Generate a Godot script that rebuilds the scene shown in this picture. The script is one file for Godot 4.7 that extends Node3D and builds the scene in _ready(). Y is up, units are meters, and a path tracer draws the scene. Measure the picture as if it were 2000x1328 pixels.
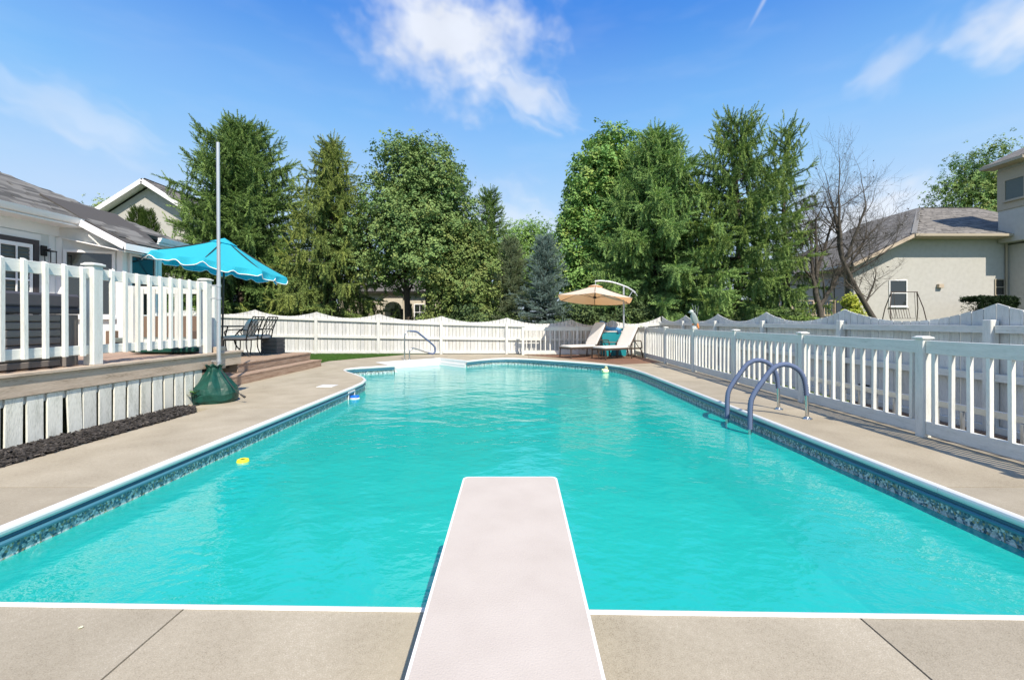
extends Node3D

# Metres; the pool's long axis runs along -z. P(x, y, d) is a point d metres down the yard from where the photographer stands.
const EYE := 1.25
const WATER := -0.2
const PALE := 1.22  # all paints and stones a little paler than first measured
var rng := RandomNumberGenerator.new()
var box_cache := {}
var M := {}


func P(x: float, y: float, d: float) -> Vector3:
	return Vector3(x, y, -d)


func _ready() -> void:
	rng.seed = 7
	setup_view()
	make_materials()
	build_ground()
	build_pool()
	build_decks()
	build_fences()
	build_houses()
	build_trees()
	build_furniture()
	build_pool_things()


func setup_view() -> void:
	var cam := Camera3D.new()
	cam.name = "camera"
	cam.projection = Camera3D.PROJECTION_FRUSTUM
	cam.keep_aspect = Camera3D.KEEP_HEIGHT
	cam.near = 0.05
	cam.far = 900.0
	cam.size = 2.0 * 0.05 * 664.0 / 880.0
	cam.frustum_offset = Vector2(-0.05 * 10.0 / 880.0, -0.05 * 36.0 / 880.0)
	cam.position = Vector3(0, EYE, 0)
	add_child(cam)
	cam.current = true

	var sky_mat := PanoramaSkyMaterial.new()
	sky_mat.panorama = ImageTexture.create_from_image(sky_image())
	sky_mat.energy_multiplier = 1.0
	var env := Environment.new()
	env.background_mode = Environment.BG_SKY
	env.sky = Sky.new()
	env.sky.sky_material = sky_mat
	env.tonemap_mode = Environment.TONE_MAPPER_LINEAR
	env.tonemap_exposure = 1.5
	env.sdfgi_enabled = true
	env.ssao_enabled = true
	env.ssil_enabled = true
	var we := WorldEnvironment.new()
	we.name = "environment"
	we.environment = env
	add_child(we)

	var sun := DirectionalLight3D.new()
	sun.name = "sun"
	sun.light_energy = 1.36
	sun.light_color = Color(1.0, 0.955, 0.885)
	sun.light_angular_distance = 0.53
	sun.shadow_enabled = true
	add_child(sun)
	sun.look_at_from_position(Vector3.ZERO, Vector3(-0.35, -1.0, -0.82))


# ---------------------------------------------------------------- sky
func cloud_noise(s: int, f: float, oct: int) -> FastNoiseLite:
	var n := FastNoiseLite.new()
	n.seed = s
	n.noise_type = FastNoiseLite.TYPE_SIMPLEX_SMOOTH
	n.frequency = f
	n.fractal_type = FastNoiseLite.FRACTAL_FBM
	n.fractal_octaves = oct
	return n


var n_big: FastNoiseLite
var n_fine: FastNoiseLite
var n_warp: FastNoiseLite
# each: azimuth, elevation (degrees), half width, half height, turn (degrees), strength, how stringy
var cloud_list := [
	[-7.5, 32.3, 14.0, 7.8, -10.0, 1.12, 0.25],
	[0.5, 27.0, 9.0, 3.4, -28.0, 0.75, 0.75],
	[-44.0, 17.8, 7.5, 3.0, -16.0, 0.42, 0.7],
	[48.5, 24.0, 5.0, 3.3, 14.0, 0.95, 0.35],
	[40.0, 23.8, 4.5, 2.0, 30.0, 0.45, 0.6],
	[37.0, 9.5, 12.0, 4.8, 0.0, 1.0, 0.35],
	[0.5, 11.5, 11.0, 5.5, -20.0, 0.6, 0.5],
	[-36.0, 10.0, 13.0, 4.6, 12.0, 0.5, 0.6],
	[29.5, 33.0, 4.6, 0.28, 52.0, 0.5, 0.2],
	[100.0, 34.0, 26.0, 12.0, 10.0, 1.2, 0.35],  # clouds from here on lie out of view, added and enlarged to whiten shade
	[-118.0, 30.0, 38.0, 17.0, -6.0, 1.3, 0.35],  # unseen, widened to light the shaded faces turned to -x
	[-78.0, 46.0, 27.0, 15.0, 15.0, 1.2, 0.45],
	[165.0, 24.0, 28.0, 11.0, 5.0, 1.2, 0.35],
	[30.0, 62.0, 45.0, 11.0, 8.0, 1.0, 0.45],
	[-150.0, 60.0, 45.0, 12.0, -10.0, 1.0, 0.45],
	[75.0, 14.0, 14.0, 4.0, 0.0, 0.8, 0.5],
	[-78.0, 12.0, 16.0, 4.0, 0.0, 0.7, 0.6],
]


func sky_at(az: float, el: float) -> Vector3:
	var t := clampf(el / 90.0, 0.0, 1.0)
	var c := Vector3(0.50, 0.59, 0.69)
	c = c.lerp(Vector3(0.36, 0.515, 0.70), smoothstep(0.0, 0.13, t))
	c = c.lerp(Vector3(0.175, 0.385, 0.69), smoothstep(0.11, 0.27, t))
	c = c.lerp(Vector3(0.048, 0.192, 0.58), smoothstep(0.22, 0.41, t))
	c = c.lerp(Vector3(0.036, 0.145, 0.46), smoothstep(0.4, 1.0, t))
	c.x *= 1.0 + 0.10 * n_warp.get_noise_2d(az * 0.25 + 900.0, el * 0.4)
	c *= 0.94
	var k := 0.0
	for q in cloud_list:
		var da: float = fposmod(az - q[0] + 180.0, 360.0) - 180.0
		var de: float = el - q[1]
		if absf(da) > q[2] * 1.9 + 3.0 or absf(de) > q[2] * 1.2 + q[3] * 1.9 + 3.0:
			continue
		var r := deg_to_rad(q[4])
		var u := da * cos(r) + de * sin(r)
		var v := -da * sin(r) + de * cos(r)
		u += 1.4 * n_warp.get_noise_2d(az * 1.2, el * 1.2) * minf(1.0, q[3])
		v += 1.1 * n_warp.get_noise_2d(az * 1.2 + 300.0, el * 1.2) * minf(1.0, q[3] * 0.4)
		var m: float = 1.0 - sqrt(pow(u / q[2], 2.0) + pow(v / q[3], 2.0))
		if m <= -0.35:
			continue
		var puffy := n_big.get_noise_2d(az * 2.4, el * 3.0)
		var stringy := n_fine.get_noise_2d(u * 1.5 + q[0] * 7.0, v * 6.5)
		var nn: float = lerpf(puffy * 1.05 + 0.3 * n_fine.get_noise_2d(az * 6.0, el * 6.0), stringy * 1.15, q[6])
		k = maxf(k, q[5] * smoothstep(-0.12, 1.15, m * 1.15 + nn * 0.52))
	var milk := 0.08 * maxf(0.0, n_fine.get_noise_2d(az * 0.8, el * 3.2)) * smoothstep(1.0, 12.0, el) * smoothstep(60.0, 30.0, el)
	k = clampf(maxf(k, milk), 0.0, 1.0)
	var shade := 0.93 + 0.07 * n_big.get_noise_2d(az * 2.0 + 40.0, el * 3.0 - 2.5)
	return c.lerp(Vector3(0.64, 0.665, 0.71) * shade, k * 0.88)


func sky_block(w: int, h: int, c0: int, c1: int, r0: int, r1: int) -> Image:
	var out := PackedFloat32Array()
	out.resize((c1 - c0) * (r1 - r0) * 3)
	var i := 0
	for r in range(r0, r1):
		var el := 90.0 - (r + 0.5) * 180.0 / h
		for col in range(c0, c1):
			var c := sky_at((col + 0.5) * 360.0 / w - 180.0, maxf(el, 0.0))
			if el < 0.0:
				c = Vector3(0.26, 0.30, 0.30)
			out[i] = c.x
			out[i + 1] = c.y
			out[i + 2] = c.z
			i += 3
	return Image.create_from_data(c1 - c0, r1 - r0, false, Image.FORMAT_RGBF, out.to_byte_array())


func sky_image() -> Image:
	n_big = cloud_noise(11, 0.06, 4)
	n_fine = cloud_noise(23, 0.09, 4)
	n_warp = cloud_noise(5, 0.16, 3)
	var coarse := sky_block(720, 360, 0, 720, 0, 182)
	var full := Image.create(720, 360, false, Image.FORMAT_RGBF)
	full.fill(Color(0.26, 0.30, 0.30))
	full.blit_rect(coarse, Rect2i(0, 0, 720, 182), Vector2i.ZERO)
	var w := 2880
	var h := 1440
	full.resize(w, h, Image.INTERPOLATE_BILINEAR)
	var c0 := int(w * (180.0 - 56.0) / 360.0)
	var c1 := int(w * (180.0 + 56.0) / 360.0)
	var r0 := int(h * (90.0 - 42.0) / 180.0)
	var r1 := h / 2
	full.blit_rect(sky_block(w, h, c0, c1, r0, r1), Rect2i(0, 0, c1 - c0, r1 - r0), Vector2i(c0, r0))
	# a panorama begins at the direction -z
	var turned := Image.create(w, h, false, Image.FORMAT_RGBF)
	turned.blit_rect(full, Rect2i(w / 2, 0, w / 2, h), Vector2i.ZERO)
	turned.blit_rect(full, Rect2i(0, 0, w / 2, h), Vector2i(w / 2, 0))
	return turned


# ---------------------------------------------------------------- textures and materials
func noise_bytes(s: int, size: int, cycles: float, oct: int, kind := FastNoiseLite.TYPE_SIMPLEX_SMOOTH, ret := -1) -> PackedByteArray:
	var n := FastNoiseLite.new()
	n.seed = s
	n.noise_type = kind
	n.frequency = cycles / size
	n.fractal_type = FastNoiseLite.FRACTAL_FBM if oct > 1 else FastNoiseLite.FRACTAL_NONE
	n.fractal_octaves = oct
	if ret >= 0:
		n.cellular_return_type = ret
	var im := n.get_seamless_image(size, size)
	im.convert(Image.FORMAT_L8)
	return im.get_data()


# layers: [cycles per tile, octaves, weight]; ramp: linear colours at even steps
func ntex(s: int, size: int, layers: Array, ramp: Array, contrast := 1.0) -> ImageTexture:
	var total := 0.0
	var data := []
	for k in layers.size():
		data.append(noise_bytes(s + k * 31, size, layers[k][0], layers[k][1]))
		total += layers[k][2]
	var lut := PackedByteArray()
	for i in 256:
		var t := clampf((i / 255.0 - 0.5) * contrast + 0.5, 0.0, 1.0) * (ramp.size() - 1)
		var a := mini(int(t), ramp.size() - 2)
		var c: Color = (ramp[a].lerp(ramp[a + 1], t - a) * PALE).linear_to_srgb()
		lut.append_array([int(c.r * 255.0 + 0.5), int(c.g * 255.0 + 0.5), int(c.b * 255.0 + 0.5)])
	var n := size * size
	var out := PackedByteArray()
	out.resize(n * 3)
	var w := PackedFloat32Array()
	for l in layers:
		w.append(l[2] / total)
	var d0: PackedByteArray = data[0]
	var d1: PackedByteArray = data[mini(1, data.size() - 1)]
	var d2: PackedByteArray = data[mini(2, data.size() - 1)]
	var w0 := w[0]
	var w1 := w[1] if w.size() > 1 else 0.0
	var w2 := w[2] if w.size() > 2 else 0.0
	for i in n:
		var q := int(d0[i] * w0 + d1[i] * w1 + d2[i] * w2) * 3
		out[i * 3] = lut[q]
		out[i * 3 + 1] = lut[q + 1]
		out[i * 3 + 2] = lut[q + 2]
	return ImageTexture.create_from_image(Image.create_from_data(size, size, false, Image.FORMAT_RGB8, out))


func gtex(s: int, size: int, cycles: float, oct: int) -> ImageTexture:
	return ImageTexture.create_from_image(Image.create_from_data(size, size, false, Image.FORMAT_L8, noise_bytes(s, size, cycles, oct)))


func lin(r: float, g: float, b: float, a := 1.0) -> Color:
	var c := Color(r, g, b).linear_to_srgb()
	c.a = a
	return c


func plain_mat(called: String, r: float, g: float, b: float, rough := 0.7, metal := 0.0) -> StandardMaterial3D:
	var m := StandardMaterial3D.new()
	m.resource_name = called
	var k := 1.0 if r == 1.0 or metal > 0.5 else PALE
	m.albedo_color = lin(minf(r * k, 0.86), minf(g * k, 0.86), minf(b * k, 0.86))
	m.roughness = rough
	m.metallic = metal
	M[called] = m
	return m


func tex_mat(called: String, tex: Texture2D, scale: Vector3, rough := 0.8, bump: Texture2D = null, bump_cm := 0.0, in_world := true) -> StandardMaterial3D:
	var m := plain_mat(called, 1, 1, 1, rough)
	m.albedo_texture = tex
	m.uv1_triplanar = true
	m.uv1_world_triplanar = in_world
	m.uv1_triplanar_sharpness = 4.0
	m.uv1_scale = scale
	if bump:
		m.heightmap_enabled = true
		m.heightmap_texture = bump
		m.heightmap_scale = bump_cm
	return m


func leaf_mat(called: String, back := 0.5) -> StandardMaterial3D:
	var m := plain_mat(called, 1, 1, 1, 0.62)
	m.vertex_color_use_as_albedo = true
	m.backlight_enabled = true
	m.backlight = Color(back, back, back)
	m.metallic_specular = 0.35
	return m


func make_materials() -> void:
	var grain := gtex(3, 512, 90.0, 4)
	var concrete := ntex(41, 1024, [[3.0, 3, 0.7], [330.0, 2, 1.5], [60.0, 4, 0.5]], [Color(0.19, 0.16, 0.112), Color(0.29, 0.252, 0.186), Color(0.325, 0.285, 0.213), Color(0.36, 0.317, 0.24), Color(0.46, 0.415, 0.33)], 1.7)
	tex_mat("concrete", concrete, Vector3.ONE * 0.42, 0.92, gtex(4, 1024, 300.0, 2), 0.10)
	M.concrete.uv1_scale = Vector3.ONE * 0.45
	var streak := ntex(77, 512, [[6.0, 4, 1.0], [40.0, 4, 0.9]], [Color(0.44, 0.45, 0.41), Color(0.60, 0.61, 0.575), Color(0.66, 0.665, 0.63), Color(0.70, 0.70, 0.67)], 1.3)
	var wgrain := gtex(9, 512, 30.0, 5)
	# painted wood, grain along y, x or z
	tex_mat("paint_y", streak, Vector3(2.4, 0.35, 2.4), 0.62, wgrain, 0.12)
	tex_mat("board_paint", ntex(78, 512, [[6.0, 4, 1.0], [40.0, 4, 0.9]], [Color(0.36, 0.365, 0.35), Color(0.52, 0.525, 0.51), Color(0.575, 0.575, 0.56), Color(0.62, 0.62, 0.605)], 1.3), Vector3(2.4, 0.35, 2.4), 0.7, wgrain, 0.12)
	tex_mat("paint_x", streak, Vector3(0.35, 2.4, 2.4), 0.62, wgrain, 0.12)
	tex_mat("paint_z", streak, Vector3(2.4, 2.4, 0.35), 0.62, wgrain, 0.12)
	var skirt := ntex(61, 512, [[3.0, 4, 1.0], [30.0, 4, 0.8]], [Color(0.45, 0.46, 0.40), Color(0.66, 0.665, 0.595), Color(0.73, 0.735, 0.67)], 1.3)
	tex_mat("skirt_paint", skirt, Vector3(1.8, 0.5, 1.8), 0.7, wgrain, 0.12)
	var cedar := ntex(15, 512, [[5.0, 4, 1.0], [40.0, 4, 0.9]], [Color(0.18, 0.115, 0.08), Color(0.32, 0.215, 0.15), Color(0.39, 0.28, 0.205), Color(0.47, 0.36, 0.275)], 1.3)
	tex_mat("deck_wood_z", cedar, Vector3(3.0, 3.0, 0.4), 0.75, wgrain, 0.15)
	tex_mat("deck_wood_x", cedar, Vector3(0.4, 3.0, 3.0), 0.75, wgrain, 0.15)
	var tan_wood := ntex(16, 512, [[5.0, 4, 1.0], [40.0, 4, 0.9]], [Color(0.22, 0.17, 0.12), Color(0.44, 0.355, 0.27), Color(0.52, 0.425, 0.33), Color(0.57, 0.475, 0.375)], 1.3)
	tex_mat("fascia_wood", tan_wood, Vector3(2.6, 2.6, 0.35), 0.75, wgrain, 0.15)
	var brown := ntex(17, 512, [[6.0, 4, 1.0], [40.0, 4, 0.9]], [Color(0.10, 0.05, 0.03), Color(0.19, 0.10, 0.062), Color(0.25, 0.14, 0.09)], 1.3)
	tex_mat("patio_wood", brown, Vector3(0.5, 3.0, 3.0), 0.8, wgrain, 0.15)
	var stucco := ntex(19, 512, [[6.0, 3, 0.6], [90.0, 3, 1.0]], [Color(0.40, 0.392, 0.36), Color(0.47, 0.462, 0.43), Color(0.515, 0.507, 0.475)], 1.2)
	tex_mat("stucco", stucco, Vector3.ONE * 0.5, 0.95, grain, 0.9)
	var cream := ntex(20, 512, [[6.0, 3, 0.6], [90.0, 3, 1.0]], [Color(0.47, 0.42, 0.33), Color(0.55, 0.50, 0.40), Color(0.60, 0.54, 0.44)], 1.2)
	tex_mat("cream_stucco", cream, Vector3.ONE * 0.5, 0.95, grain, 0.9)
	var white_wall := ntex(21, 512, [[5.0, 3, 0.8], [90.0, 3, 1.0]], [Color(0.60, 0.62, 0.61), Color(0.68, 0.69, 0.68), Color(0.72, 0.73, 0.72)], 1.2)
	tex_mat("white_wall", white_wall, Vector3.ONE * 0.5, 0.8, grain, 0.4)
	plain_mat("trim_white", 0.72, 0.73, 0.72, 0.45)
	plain_mat("trim_tan", 0.33, 0.285, 0.215, 0.7)
	plain_mat("soffit_tan", 0.40, 0.33, 0.25, 0.8)
	var bark := ntex(29, 512, [[12.0, 4, 1.0], [60.0, 3, 0.8]], [Color(0.035, 0.026, 0.02), Color(0.10, 0.078, 0.06), Color(0.17, 0.14, 0.11)], 1.4)
	tex_mat("bark", bark, Vector3(2.0, 0.6, 2.0), 0.95, grain, 1.5)
	tex_mat("dead_bark", ntex(30, 256, [[12.0, 4, 1.0], [60.0, 3, 0.8]], [Color(0.035, 0.03, 0.025), Color(0.09, 0.078, 0.064), Color(0.15, 0.13, 0.11)], 1.4), Vector3(2.0, 0.6, 2.0), 0.95)
	for k in 4:
		var v: float = [0.085, 0.125, 0.165, 0.21][k]
		tex_mat("shingle_%d" % k, null, Vector3.ONE * 3.0, 0.95, grain, 0.6)
		M["shingle_%d" % k].albedo_color = lin(v * 1.02, v * 1.0, v * 0.93)
	var sv := plain_mat("shingle_tinted", 1, 1, 1, 0.95)
	sv.vertex_color_use_as_albedo = true
	plain_mat("roof_felt", 0.06, 0.056, 0.052, 0.95)
	plain_mat("metal_dark", 0.035, 0.031, 0.029, 0.45, 0.3)
	plain_mat("metal_brown", 0.07, 0.052, 0.04, 0.45, 0.3)
	plain_mat("steel", 0.60, 0.60, 0.58, 0.22, 1.0)
	var galv := tex_mat("galvanised", ntex(33, 256, [[20.0, 3, 1.0]], [Color(0.40, 0.43, 0.46), Color(0.56, 0.59, 0.62)]), Vector3.ONE * 4.0, 0.45)
	galv.metallic = 0.55
	plain_mat("aluminium", 0.55, 0.56, 0.56, 0.35, 0.8)
	plain_mat("blue_pad", 0.085, 0.115, 0.20, 0.8)
	plain_mat("pad_seam", 0.03, 0.035, 0.06, 0.9)
	plain_mat("vinyl_white", 0.60, 0.605, 0.595, 0.35)
	plain_mat("step_white", 0.56, 0.565, 0.56, 0.4)
	plain_mat("bead_blue", 0.05, 0.16, 0.22, 0.3)
	plain_mat("bead_dark", 0.03, 0.095, 0.15, 0.45)
	plain_mat("bead_teal", 0.20, 0.42, 0.43, 0.4)
	var board := tex_mat("board_tread", ntex(35, 512, [[4.0, 4, 0.9], [200.0, 2, 1.0]], [Color(0.415, 0.368, 0.325), Color(0.475, 0.428, 0.382), Color(0.515, 0.468, 0.42)], 1.0), Vector3.ONE * 0.9, 0.95, gtex(36, 512, 200.0, 2), 0.10)
	board.metallic_specular = 0.3
	plain_mat("board_edge", 0.66, 0.655, 0.645, 0.3)
	var tq := plain_mat("turquoise_cloth", 0.03, 0.44, 0.545, 0.85)
	tq.backlight_enabled = true
	tq.backlight = lin(0.02, 0.50, 0.72)
	plain_mat("piping_white", 0.75, 0.77, 0.76, 0.8)
	var tan_cloth := plain_mat("tan_cloth", 0.70, 0.63, 0.53, 0.9)
	tan_cloth.backlight_enabled = true
	tan_cloth.backlight = lin(0.75, 0.38, 0.14)
	tex_mat("sling_cream", ntex(37, 256, [[60.0, 3, 1.0], [6.0, 3, 0.5]], [Color(0.58, 0.565, 0.53), Color(0.69, 0.675, 0.645)], 1.2), Vector3.ONE * 2.0, 0.92)
	tex_mat("cushion_grey", ntex(38, 256, [[60.0, 3, 1.0], [6.0, 3, 0.5]], [Color(0.55, 0.52, 0.48), Color(0.70, 0.67, 0.63)], 1.2), Vector3.ONE * 2.0, 0.95)
	var tarp := tex_mat("green_tarp", ntex(39, 256, [[5.0, 4, 1.0]], [Color(0.006, 0.040, 0.030), Color(0.011, 0.075, 0.056)], 1.2), Vector3.ONE * 1.2, 0.42, gtex(40, 256, 5.0, 3), 0.8)
	tarp.metallic_specular = 0.4
	plain_mat("teal_plastic", 0.01, 0.20, 0.24, 0.4)
	plain_mat("blue_foam", 0.06, 0.22, 0.42, 0.7)
	plain_mat("spa_panel", 0.17, 0.153, 0.142, 0.6)
	plain_mat("spa_cover", 0.055, 0.055, 0.066, 0.55)
	plain_mat("dark_frame", 0.05, 0.042, 0.046, 0.5)
	plain_mat("black_metal", 0.012, 0.012, 0.013, 0.5)
	plain_mat("black_plastic", 0.015, 0.015, 0.016, 0.55)
	plain_mat("yellow_plastic", 0.78, 0.66, 0.03, 0.35)
	plain_mat("duck_cream", 0.78, 0.70, 0.42, 0.4)
	plain_mat("orange_plastic", 0.62, 0.22, 0.06, 0.5)
	plain_mat("owl_grey", 0.22, 0.26, 0.25, 0.7)
	plain_mat("owl_pale", 0.42, 0.46, 0.45, 0.7)
	plain_mat("blue_plastic", 0.01, 0.12, 0.55, 0.35)
	plain_mat("wicker_brown", 0.15, 0.10, 0.07, 0.8)
	plain_mat("planter_grey", 0.11, 0.105, 0.095, 0.8)
	var glass := plain_mat("window_glass", 0.018, 0.022, 0.022, 0.04)
	glass.metallic_specular = 0.8
	plain_mat("curtain_grey", 0.10, 0.12, 0.115, 0.8)
	plain_mat("soil", 0.03, 0.024, 0.02, 1.0)
	plain_mat("gravel_grey", 0.17, 0.16, 0.14, 1.0)
	tex_mat("mulch", ntex(43, 512, [[30.0, 4, 1.0]], [Color(0.008, 0.007, 0.007), Color(0.035, 0.03, 0.028), Color(0.085, 0.075, 0.07)], 1.4), Vector3.ONE * 1.0, 0.95, grain, 4.0)
	var chip := plain_mat("mulch_chip", 1, 1, 1, 0.9)
	chip.vertex_color_use_as_albedo = true
	tex_mat("grass_soil", ntex(45, 512, [[8.0, 4, 1.0], [80.0, 3, 1.0]], [Color(0.03, 0.045, 0.012), Color(0.06, 0.10, 0.025), Color(0.09, 0.14, 0.035)], 1.3), Vector3.ONE * 0.5, 0.95)
	leaf_mat("leaf", 0.6)
	leaf_mat("needle", 0.3)
	leaf_mat("blade", 0.4)
	plain_mat("weed_leaf", 0.06, 0.14, 0.03, 0.6)

	# slight differences of tone from board to board and slab to slab
	for q in ["board_paint", "paint_y", "concrete", "skirt_paint", "deck_wood_z", "deck_wood_x"]:
		for k in 3:
			var v: StandardMaterial3D = M[q].duplicate()
			var g: float = [0.90, 0.955, 0.985][k]
			v.albedo_color = lin(g, g * [0.985, 1.0, 0.995][k], g * [0.955, 1.0, 0.98][k])
			v.uv1_offset = Vector3(0.37, 0.21, 0.53) * (k + 1)
			M["%s_%d" % [q, k]] = v

	# the pool's shell and its water
	var liner := ntex(47, 512, [[4.0, 3, 1.0], [40.0, 3, 0.5]], [Color(0.03, 0.54, 0.50), Color(0.045, 0.63, 0.58), Color(0.06, 0.69, 0.64)], 1.0)
	tex_mat("liner", liner, Vector3.ONE * 0.3, 0.5)
	var w := StandardMaterial3D.new()
	w.resource_name = "water"
	w.transparency = BaseMaterial3D.TRANSPARENCY_ALPHA
	w.albedo_color = lin(0.016, 0.49, 0.44, 0.76)
	w.roughness = 0.02
	w.metallic_specular = 0.5
	w.heightmap_enabled = true
	w.heightmap_texture = gtex(49, 512, 9.0, 4)
	w.heightmap_scale = 0.32
	w.uv1_triplanar = true
	w.uv1_world_triplanar = true
	w.uv1_scale = Vector3(0.55, 0.55, 0.8)
	M.water = w
	var fg := StandardMaterial3D.new()
	fg.resource_name = "border_print"
	fg.albedo_texture = border_print()
	fg.roughness = 0.4
	M.border_print = fg


# the printed border of the liner: small pebble mosaic, dark above, pale and gold flecks below
func border_print() -> ImageTexture:
	var s := 512
	var cell := noise_bytes(5, s, 62.0, 1, FastNoiseLite.TYPE_CELLULAR, FastNoiseLite.RETURN_CELL_VALUE)
	var edge := noise_bytes(5, s, 62.0, 1, FastNoiseLite.TYPE_CELLULAR, FastNoiseLite.RETURN_DISTANCE)
	var blot := noise_bytes(6, s, 6.0, 3)
	var cols := [Color(0.04, 0.09, 0.13), Color(0.12, 0.19, 0.23), Color(0.30, 0.37, 0.39), Color(0.62, 0.68, 0.69), Color(0.32, 0.28, 0.15), Color(0.08, 0.18, 0.26)]
	var out := PackedByteArray()
	out.resize(s * 128 * 3)
	for y in 128:
		for x in s:
			var i := y * s + x
			var k := int(cell[i] * 6.0 / 256.0 + blot[i] * 3.0 / 256.0) % 6
			var c: Color = cols[k]
			if y > 55 + 26 * sin(x * TAU / 64.0):
				c = c.lerp(Color(0.66, 0.74, 0.75), 0.3 + 0.6 * (cell[i] / 255.0))
			if edge[i] > 150:
				c = c.lerp(Color(0.36, 0.46, 0.48), 0.6)
			if y < 5:
				c = Color(0.01, 0.05, 0.09)
			c = c.linear_to_srgb()
			out[i * 3] = int(c.r * 255.0)
			out[i * 3 + 1] = int(c.g * 255.0)
			out[i * 3 + 2] = int(c.b * 255.0)
	return ImageTexture.create_from_image(Image.create_from_data(s, 128, false, Image.FORMAT_RGB8, out))


# ---------------------------------------------------------------- mesh helpers
func begin() -> SurfaceTool:
	var st := SurfaceTool.new()
	st.begin(Mesh.PRIMITIVE_TRIANGLES)
	return st


func tri(st: SurfaceTool, a: Vector3, b: Vector3, c: Vector3) -> void:
	var n := (c - a).cross(b - a).normalized()
	for v in [a, b, c]:
		st.set_normal(n)
		st.add_vertex(v)


# a flat quad that faces «outward»
func quad(st: SurfaceTool, a: Vector3, b: Vector3, c: Vector3, d: Vector3, outward: Vector3) -> void:
	if (c - a).cross(b - a).dot(outward) + (d - a).cross(c - a).dot(outward) < 0.0:
		tri(st, a, c, b)
		tri(st, a, d, c)
	else:
		tri(st, a, b, c)
		tri(st, a, c, d)


func face3(st: SurfaceTool, a: Vector3, b: Vector3, c: Vector3, outward: Vector3) -> void:
	if (c - a).cross(b - a).dot(outward) < 0.0:
		tri(st, a, c, b)
	else:
		tri(st, a, b, c)


# a box with chamfered edges, centred
func box_mesh(size: Vector3, bevel := 0.004) -> ArrayMesh:
	var key := "%.4f %.4f %.4f %.4f" % [size.x, size.y, size.z, bevel]
	if box_cache.has(key):
		return box_cache[key]
	var st := begin()
	var h := size / 2.0
	var b := minf(bevel, minf(h.x, minf(h.y, h.z)) * 0.45)
	for axis in 3:
		var u := (axis + 1) % 3
		var v := (axis + 2) % 3
		for s in [-1.0, 1.0]:
			var q := []
			for k in [[-1, -1], [1, -1], [1, 1], [-1, 1]]:
				var p := Vector3.ZERO
				p[axis] = s * h[axis]
				p[u] = k[0] * (h[u] - b)
				p[v] = k[1] * (h[v] - b)
				q.append(p)
			var o := Vector3.ZERO
			o[axis] = s
			quad(st, q[0], q[1], q[2], q[3], o)
			if b > 0.0:
				for s2 in [-1.0, 1.0]:
					var e := []
					for k in [-1.0, 1.0]:
						var p := Vector3.ZERO
						p[axis] = s * h[axis]
						p[u] = s2 * (h[u] - b)
						p[v] = k * (h[v] - b)
						var p2 := Vector3.ZERO
						p2[axis] = s * (h[axis] - b)
						p2[u] = s2 * h[u]
						p2[v] = k * (h[v] - b)
						e.append(p)
						e.append(p2)
					var o2 := Vector3.ZERO
					o2[axis] = s
					o2[u] = s2
					quad(st, e[0], e[1], e[3], e[2], o2)
	if b > 0.0:
		for sx in [-1.0, 1.0]:
			for sy in [-1.0, 1.0]:
				for sz in [-1.0, 1.0]:
					face3(st, Vector3(sx * h.x, sy * (h.y - b), sz * (h.z - b)), Vector3(sx * (h.x - b), sy * h.y, sz * (h.z - b)), Vector3(sx * (h.x - b), sy * (h.y - b), sz * h.z), Vector3(sx, sy, sz))
	box_cache[key] = st.commit()
	return box_cache[key]


func add_box(st: SurfaceTool, at: Vector3, size: Vector3, basis := Basis.IDENTITY, bevel := 0.004) -> void:
	st.append_from(box_mesh(size, bevel), 0, Transform3D(basis, at))


# a bar of the given cross-section between two points
func add_bar(st: SurfaceTool, a: Vector3, b: Vector3, w: float, h: float, up := Vector3.UP, bevel := 0.003) -> void:
	var z := (b - a).normalized()
	if absf(z.dot(up)) > 0.99:
		up = Vector3.RIGHT
	var x := up.cross(z).normalized()
	add_box(st, (a + b) / 2.0, Vector3(w, h, (b - a).length()), Basis(x, z.cross(x), z), bevel)


func add_tube(st: SurfaceTool, pts: PackedVector3Array, radii: Array, sides := 8, caps := true) -> void:
	var n := pts.size()
	var u := Vector3.ZERO
	var rings := []
	for i in n:
		var t := (pts[mini(i + 1, n - 1)] - pts[maxi(i - 1, 0)]).normalized()
		if i == 0:
			u = t.cross(Vector3.UP if absf(t.y) < 0.9 else Vector3.RIGHT).normalized()
		else:
			u = (u - t * u.dot(t)).normalized()
		var v := t.cross(u)
		var r: float = radii[mini(i, radii.size() - 1)]
		var ring := []
		for j in sides:
			var a := TAU * j / sides
			var nn := u * cos(a) + v * sin(a)
			ring.append([pts[i] + nn * r, nn])
		rings.append(ring)
	for i in n - 1:
		for j in sides:
			var a = rings[i][j]
			var b = rings[i][(j + 1) % sides]
			var c = rings[i + 1][(j + 1) % sides]
			var d = rings[i + 1][j]
			for q in [a, d, c, a, c, b]:
				st.set_normal(q[1])
				st.add_vertex(q[0])
	if caps:
		for e in [0, n - 1]:
			var outward := (pts[e] - pts[1 if e == 0 else n - 2]).normalized()
			for j in sides:
				face3(st, pts[e], rings[e][j][0], rings[e][(j + 1) % sides][0], outward)


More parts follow.
